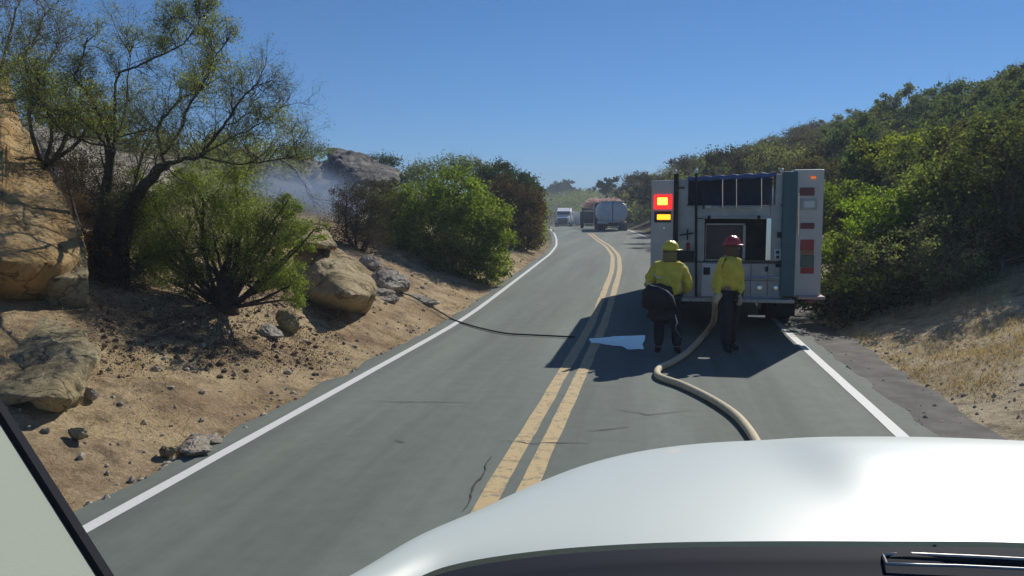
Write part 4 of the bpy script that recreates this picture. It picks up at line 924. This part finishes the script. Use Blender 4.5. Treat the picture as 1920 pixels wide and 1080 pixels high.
# ================================================================== HOSES AND WATER
def curve_pts(pts, n=8):
    P_ = [Vector(p) for p in pts]; out = []
    for i in range(len(P_)-1):
        p0, p1, p2, p3 = P_[max(i-1, 0)], P_[i], P_[i+1], P_[min(i+2, len(P_)-1)]
        for q in range(n):
            f = q/n; out.append(.5*((2*p1)+(-p0+p2)*f+(2*p0-5*p1+4*p2-p3)*f*f+(-p0+3*p1-3*p2+p3)*f**3))
    return out+[P_[-1]]
m_hose = P('tan hose jacket', (.68, .57, .36), .7, var=.1, vsc=20, bump=.5, bsc=120)
rH = .047
pts = [Vector(gp(x, y, rH)) for x, y in [(1455,900),(1430,850),(1404,806),(1375,775),(1330,746),(1280,722),(1240,708),(1232,698),(1240,688),(1262,678),(1295,655),(1325,622)]]
pts = [p+Vector((0, 0, .0)) for p in pts]
hand = Vector((PX2-.22+.0, 12.72, .84)); pts += [Vector((float((pts[-1].x+hand.x)/2)+.05, (pts[-1].y+hand.y)/2, .40)), hand, hand+Vector((.12, .25, .12)), hand+Vector((.2, 1.0, .1)), Vector((float(hand.x)+.25, EY-.02, .95))]
m = MB(); cpn = curve_pts(pts, 10); m.tube(cpn, rH, 12)
hz = m.build('fire_hose', m_hose, smooth=True); tag(hz, 'thick tan fire hose running from our hood up to the firefighter at the engine', 'hose'); center_origin(hz, cpn[0])
m_hose2 = P('black hose jacket', (.022, .020, .018), .7)
pp_ = []
for x, y in [(1078,632),(1040,630),(1000,628),(950,625),(905,616),(870,606),(848,598)]: q = gp(x, y, .03); pp_.append(Vector(q))
for x, y in [(825,588),(800,574),(775,560),(745,548),(730,530)]: q = hit(x, y); q[2] += .04; pp_.append(Vector(q))
m = MB(); cpn = curve_pts(pp_, 8); m.tube(cpn, .015, 8); hb = m.build('small_hose', m_hose2, smooth=True); tag(hb, 'thin dark hose lying across the left lane and up into the brush', 'hose'); center_origin(hb, cpn[0])
# puddle: thin irregular water sheet mirroring the sky
m_water, t, b = new_mat('water'); b.inputs['Base Color'].default_value = (.02, .03, .035, 1); b.inputs['Roughness'].default_value = .06; b.inputs['IOR'].default_value = 1.33
b.inputs['Specular IOR Level'].default_value = .5
pl = [(1104,634),(1130,633),(1160,630),(1208,629),(1206,655),(1180,655),(1165,649),(1130,645),(1108,642)]
m = MB(); q = [gp(x, y, .012) for x, y in pl]; c0 = np.mean(q, 0); q2 = []
for i in range(len(q)):
    a, b_ = q[i], q[(i+1) % len(q)]
    for k in range(6): f = k/6; q2.append(a*(1-f)+b_*f+np.array([random.uniform(-.02, .02), .10*fr(i+f, 0, 1.3, 8, 3)+random.uniform(-.02, .02), 0]))
m.v = [tuple(c0+[0, 0, .002])]+[tuple(v) for v in q2]; m.f = [(0, (i+1) % len(q2)+1, i+1) for i in range(len(q2))]
pu = m.build('puddle', m_water, fix=False); tag(pu, 'bright blue sky reflecting wet patch inside the engine shadow', 'puddle'); center_origin(pu, c0)

# ================================================================== OUR OWN VEHICLE (seen from its cab)
m_hood = P('white hood paint', (.59, .645, .585), .45, coat=.12)
m_cowl = P('black cowl plastic', (.007, .012, .024), .75, bump=.03, bsc=200); m_cowl.node_tree.nodes['Principled BSDF'].inputs['Specular IOR Level'].default_value = .12
m_trim = P('grey green pillar trim', (.27, .30, .245), .8, bump=.15, bsc=300)
ov = thing('pickup_truck', 'white pickup whose broad hood, dark cowl and windshield pillar fill the bottom of the view', 'pickup truck', (.8, 1.2, 0))
# hood outline (plan) traced at its rim height, then domed
HZ = 1.42
rim = [gp(x, y, HZ) for x, y in [(560,1140),(668,1078),(780,1010),(900,955),(1000,905),(1100,864),(1200,838),(1320,822),(1450,816),(1600,814),(1750,815),(1920,822)]]
rim = [np.array(v) for v in rim]
x0, y0 = rim[-1][0], rim[-1][1]
rim += [np.array([x0+.25, y0-.03, HZ]), np.array([x0+.5, y0-.12, HZ]), np.array([x0+.68, y0-.32, HZ]), np.array([x0+.80, y0-.75, HZ]), np.array([x0+.84, y0-1.3, HZ])]
rc = curve_pts(rim, 8)
cow = [gp(x, y, HZ+.02) for x, y in [(720,1120),(830,1064),(1000,1034),(1200,1019),(1400,1015),(1650,1015),(1920,1018)]]
cow += [np.array([cow[-1][0]+.3, cow[-1][1]-.01, HZ+.02]), np.array([x0+.82, cow[-1][1]-.1, HZ+.02])]
cc_ = curve_pts(cow, 8)
def samp(c, f):
    u = f*(len(c)-1); i = min(int(u), len(c)-2); return np.array(c[i].lerp(c[i+1], u-i))
NU, NV = 90, 40; m = MB()
for i in range(NU):
    f = i/(NU-1); a = samp(cc_, f); b_ = samp(rc, f)
    for j in range(NV):
        g2 = j/(NV-1); p = a*(1-g2)+b_*g2
        bul = .035*(1-(2*g2-1)**2)*1.0
        edge = -.10*max(0, (g2-.86)/.14)**2
        # raised centre section with a soft S-shaped shoulder
        sh = 1/(1+math.exp(-(p[0]-(.52-.10*(p[1]-2)))/.05)); ce = .036*sh*(lambda u: u*u*(3-2*u))(min(1, (1-g2)*2.6))*(lambda u: u*u*(3-2*u))(min(1, g2*1.9))
        m.v.append((p[0], p[1], p[2]+bul+edge+ce))
    dd = (b_-a); dd[2] = 0; dd /= np.linalg.norm(dd)
    for k, (o_, z_) in enumerate(((.012, -.15), (.02, -.3), (.02, -.75))): q = b_+dd*o_; m.v.append((q[0], q[1], HZ+z_))
R_ = NV+3
m.f = [(i*R_+j, i*R_+j+1, (i+1)*R_+j+1, (i+1)*R_+j) for i in range(NU-1) for j in range(R_-1)]
m.build('hood', m_hood, ov, smooth=True)
m = MB()   # cowl: dark panel between hood and glass
for i in range(NU):
    a = samp(cc_, i/(NU-1))
    for k, (dy, dz) in enumerate(((.0, -.03), (-.012, -.008), (-.05, -.03), (-.20, -.05), (-.45, -.02), (-.75, .0))): m.v.append((a[0], a[1]+dy, a[2]+dz))
m.f = [(i*6+j, i*6+j+1, (i+1)*6+j+1, (i+1)*6+j) for i in range(NU-1) for j in range(5)]
m.build('cowl', m_cowl, ov, smooth=True)
def on_cowl(x, y, dz=0): return Vector(gp(x, y, HZ-.02+dz))
m_wip = P('wiper metal', (.10, .10, .11), .35, .3); m_wipl = P('wiper edge', (.5, .48, .45), .35, .5)
w1 = [on_cowl(x, y, .02) for x, y in [(1655,1041),(1690,1038),(1760,1041),(1850,1045),(1925,1049),(2100,1056)]]
m = MB(); m.tube(w1, .0045, 6); wa = m.build('wiper_arm', m_wipl, ov, smooth=True)
w2 = [on_cowl(x, y, .02) for x, y in [(1660,1057),(1720,1059),(1800,1061),(1925,1067),(2100,1078)]]
m = MB(); m.tube(w2, .0035, 6); m.build('wiper_blade', m_wipl, ov, smooth=True)
m = MB(); m.tube([on_cowl(x, y, .01) for x, y in [(1655,1049),(1760,1050),(1920,1057),(2100,1066)]], .010, 8); m.build('wiper_rubber', m_blk, ov, smooth=True)
m = MB(); m.tube([on_cowl(1655,1040,.02), on_cowl(1662,1057,.02)], .004, 6); m.build('wiper_link', m_wip, ov); m = MB(); m.tube([on_cowl(1752,1022,.03), on_cowl(1754,1032,.02), on_cowl(1780,1034,.02)], .004, 6); m.build('wiper_link', m_wip, ov)
for x in (1264,):
    q = gp(x, 988, HZ+.012); m = MB(); m.disc(q, (0, 0, 1), [(.003, -.004), (.004, .002), (.002, .004)], 10); m.build('washer_nozzle', m_blk, ov)
# windshield pillar: slanting trim with a dark seal along its outer edge
def pil(x, y, Y): return Vector(pp(x, y, Y))
A0, A1 = pil(262, 1180, .98), pil(-140, 545, .70)
def pillar(name, da, db, mat, par, depth=.06):
    m = MB()
    for e0, y0_, e1 in ((A0, .98, A1),):
        pass
    vs = []
    for (x, y, Y) in ((262, 1180, .74), (-140, 545, 1.0)):
        for (dx, dY) in ((da, 0), (db, 0), (db, depth), (da, depth)):
            q = pil(x+dx, y, Y-(.22 if dx < -100 else 0)); vs.append((q.x, q.y+dY, q.z))
    m.add(vs, [(0, 1, 5, 4), (1, 2, 6, 5), (2, 3, 7, 6), (3, 0, 4, 7), (0, 3, 2, 1), (4, 5, 6, 7)]); return m.build(name, mat, par)
pr_ = pillar('windshield_pillar', -380, -18, m_trim, ov, .012); pillar('rubber_seal', -17, -3, P('black seal', (.004, .007, .012), .95), pr_, .012)
m = MB()    # dotted border printed on the glass, as small raised dots
for k in range(34):
    f = .30+k*.016; x = 262+(-140-262)*f; y = 1180+(545-1180)*f; Y = .74+(1.0-.74)*f+.03
    q = pil(x+3+(k % 2)*3, y, Y); m.disc(q, (0, -1, .3), [(.0022, 0), (.0022, .0006)], 8)
m.build('dotted_border', m_blk, pr_)

# ================================================================== SMALL GROUND DETAIL
# loose stones (uncountable), dry grass, leaf litter
def pebbles(name, label, pts, s0, s1, mat):
    m = MB(); base = bmesh.new(); bmesh.ops.create_icosphere(base, subdivisions=1, radius=1)
    bv = [v.co.copy() for v in base.verts]; bf = [tuple(v.index for v in f.verts) for f in base.faces]; base.free()
    for X, Y in pts:
        s = s0+(s1-s0)*rg.random()**4; a = rg.uniform(0, 6.3); ca_, sa_ = math.cos(a), math.sin(a); k = [rg.uniform(.6, 1.2) for _ in range(3)]; z = hgt(X, Y)-.03
        if -.35 < X-fR(Y)-.6 < .35: z += .018
        vs = []
        for v in bv:
            x, y, zz = v.x*k[0]*(1+rg.uniform(-.2, .2)), v.y*k[1], v.z*k[2]*.9*(1+rg.uniform(-.3, .3)); vs.append((X+s*(x*ca_-y*sa_), Y+s*(x*sa_+y*ca_), z+s*(zz+.25)))
        m.add(vs, bf)
    return tag(m.build(name, mat, fix=False), label, 'stones', None, 'stuff')
m_peb = P('pale stones', (.36, .31, .24), .9, var=.35, vsc=3)
pts = []
while len(pts) < 1900:
    Y = 4.5+rg.random()**1.5*30; s = .25+rg.random()**1.6*4; pts.append((fL(Y)-s, Y))
pebbles('gravel', 'loose gravel and small stones strewn over the left bank', pts, .008, .05, m_peb)
pts = []
while len(pts) < 2600:
    Y = 7+rg.random()**1.3*20; s = .26+rg.random()**1.4*3; pts.append((fR(Y)+s, Y))
pebbles('gravel', 'loose stones along the dark shoulder and bank on the right', pts, .006, .035, m_peb)
m_clod = P('brown clods', (.13, .085, .055), .95, var=.3, vsc=5)
pts = []
while len(pts) < 700:
    q = hit(rg.uniform(180, 620), rg.uniform(560, 700)); pts.append((q[0]+rg.gauss(0, .1), q[1]+rg.gauss(0, .2)))
pebbles('soil_clods', 'dark brown clods and broken earth under the feathery bush', pts, .010, .050, m_clod)
def grass(name, label, pts, h0, h1, mat, wd=.006):
    n = len(pts); Vv = np.zeros((n*3, 3))
    for i, (X, Y) in enumerate(pts):
        h = rg.uniform(h0, h1); a = rg.uniform(0, 6.28); l = rg.uniform(.2, 1.0)*h; z = hgt(X, Y)-.03; b_ = rg.uniform(0, 6.28); wx, wy = math.cos(b_)*wd, math.sin(b_)*wd
        Vv[3*i] = (X-wx, Y-wy, z); Vv[3*i+1] = (X+wx, Y+wy, z); Vv[3*i+2] = (X+l*math.cos(a), Y+l*math.sin(a), z+h)
    me = bpy.data.meshes.new(name); me.from_pydata(Vv.tolist(), [], [(3*i, 3*i+1, 3*i+2) for i in range(n)]); me.materials.append(mat)
    o = bpy.data.objects.new(name, me); COL.objects.link(o); return tag(o, label, 'grass', None, 'stuff')
pts = []
while len(pts) < 52000:
    Y = 7.5+rg.random()*13; s = 1.05+rg.random()**1.2*7; X = fR(Y)+s
    d = fr(X, Y, .8, 20, 3)+.25*min(1.5, s-1.3)
    if rg.random() < .25+d: pts.append((X, Y))
grass('dry_grass', 'matted golden dry grass covering the bank right of the road', pts, .015, .10, m_straw)
pts = []
while len(pts) < 9000:
    Y = 4.6+rg.random()**1.3*40; s = .35+rg.random()**1.3*3.0; X = fL(Y)-s
    if fr(X, Y, 1.1, 40, 3) > .18: pts.append((X, Y))
grass('dry_grass', 'thin dry grass patches along the left road edge', pts, .02, .09, m_straw, .004)
C = []
while len(C) < 6000:
    q = hit(rg.uniform(150, 640), rg.uniform(545, 690)); C += [(q[0]+rg.gauss(0, .15), q[1]+rg.gauss(0, .25), 0) for _ in range(20)]
C = np.array([(x, y, hgt(x, y)+.0) for x, y, _ in C]); tag(leaf_obj('leaf_litter', C, .03, m_lf_brown, None, .5), 'brown leaf litter on the slope below the tall tree', 'litter', None, 'stuff')

# ================================================================== SMOKE AND AIR
m_smk = bpy.data.materials.new('smoke'); m_smk.use_nodes = True; t = m_smk.node_tree; t.nodes.clear()
out = t.nodes.new('ShaderNodeOutputMaterial'); pv = t.nodes.new('ShaderNodeVolumePrincipled'); t.links.new(pv.outputs[0], out.inputs[1])
pv.inputs['Color'].default_value = (.50, .66, .92, 1); pv.inputs['Anisotropy'].default_value = .2
tc = t.nodes.new('ShaderNodeTexCoord'); ln = t.nodes.new('ShaderNodeVectorMath'); ln.operation = 'LENGTH'; t.links.new(tc.outputs['Object'], ln.inputs[0])
mr = t.nodes.new('ShaderNodeMapRange'); mr.inputs[1].default_value = 1.0; mr.inputs[2].default_value = .3; mr.inputs[3].default_value = 0; mr.inputs[4].default_value = 1; mr.interpolation_type = 'SMOOTHSTEP'
t.links.new(ln.outputs['Value'], mr.inputs[0]); nz = t.nodes.new('ShaderNodeTexNoise'); nz.inputs['Scale'].default_value = 2.2; nz.inputs['Detail'].default_value = 2; t.links.new(tc.outputs['Object'], nz.inputs['Vector'])
mm = t.nodes.new('ShaderNodeMath'); mm.operation = 'MULTIPLY'; t.links.new(mr.outputs[0], mm.inputs[0]); t.links.new(nz.outputs['Fac'], mm.inputs[1])
m2 = t.nodes.new('ShaderNodeMath'); m2.operation = 'MULTIPLY'; m2.inputs[1].default_value = 1.3; t.links.new(mm.outputs[0], m2.inputs[0]); t.links.new(m2.outputs[0], pv.inputs['Density'])
bm = bmesh.new(); bmesh.ops.create_icosphere(bm, subdivisions=3, radius=1); me = bpy.data.meshes.new('smoke'); bm.to_mesh(me); bm.free(); me.materials.append(m_smk)
sm_ = bpy.data.objects.new('smoke', me); COL.objects.link(sm_); q = pp(560, 410, 25); sm_.location = tuple(q); sm_.scale = (3.2, 2.8, 2.1); tag(sm_, 'thin bluish smoke drifting in front of the rocks left of the road', 'smoke', None, 'stuff')

m_hz = bpy.data.materials.new('haze'); m_hz.use_nodes = True; t = m_hz.node_tree; t.nodes.clear()
out = t.nodes.new('ShaderNodeOutputMaterial'); pv = t.nodes.new('ShaderNodeVolumePrincipled'); t.links.new(pv.outputs[0], out.inputs[1])
pv.inputs['Color'].default_value = (.72, .84, 1, 1); pv.inputs['Density'].default_value = .0014; pv.inputs['Anisotropy'].default_value = .1
m = MB(); m.box((-420, -70, -8), (420, 925, 40)); hzb = m.build('haze', m_hz); tag(hzb, None, None, None, 'stuff')
for o in bpy.data.objects:
    if '_w' in o: del o['_w']
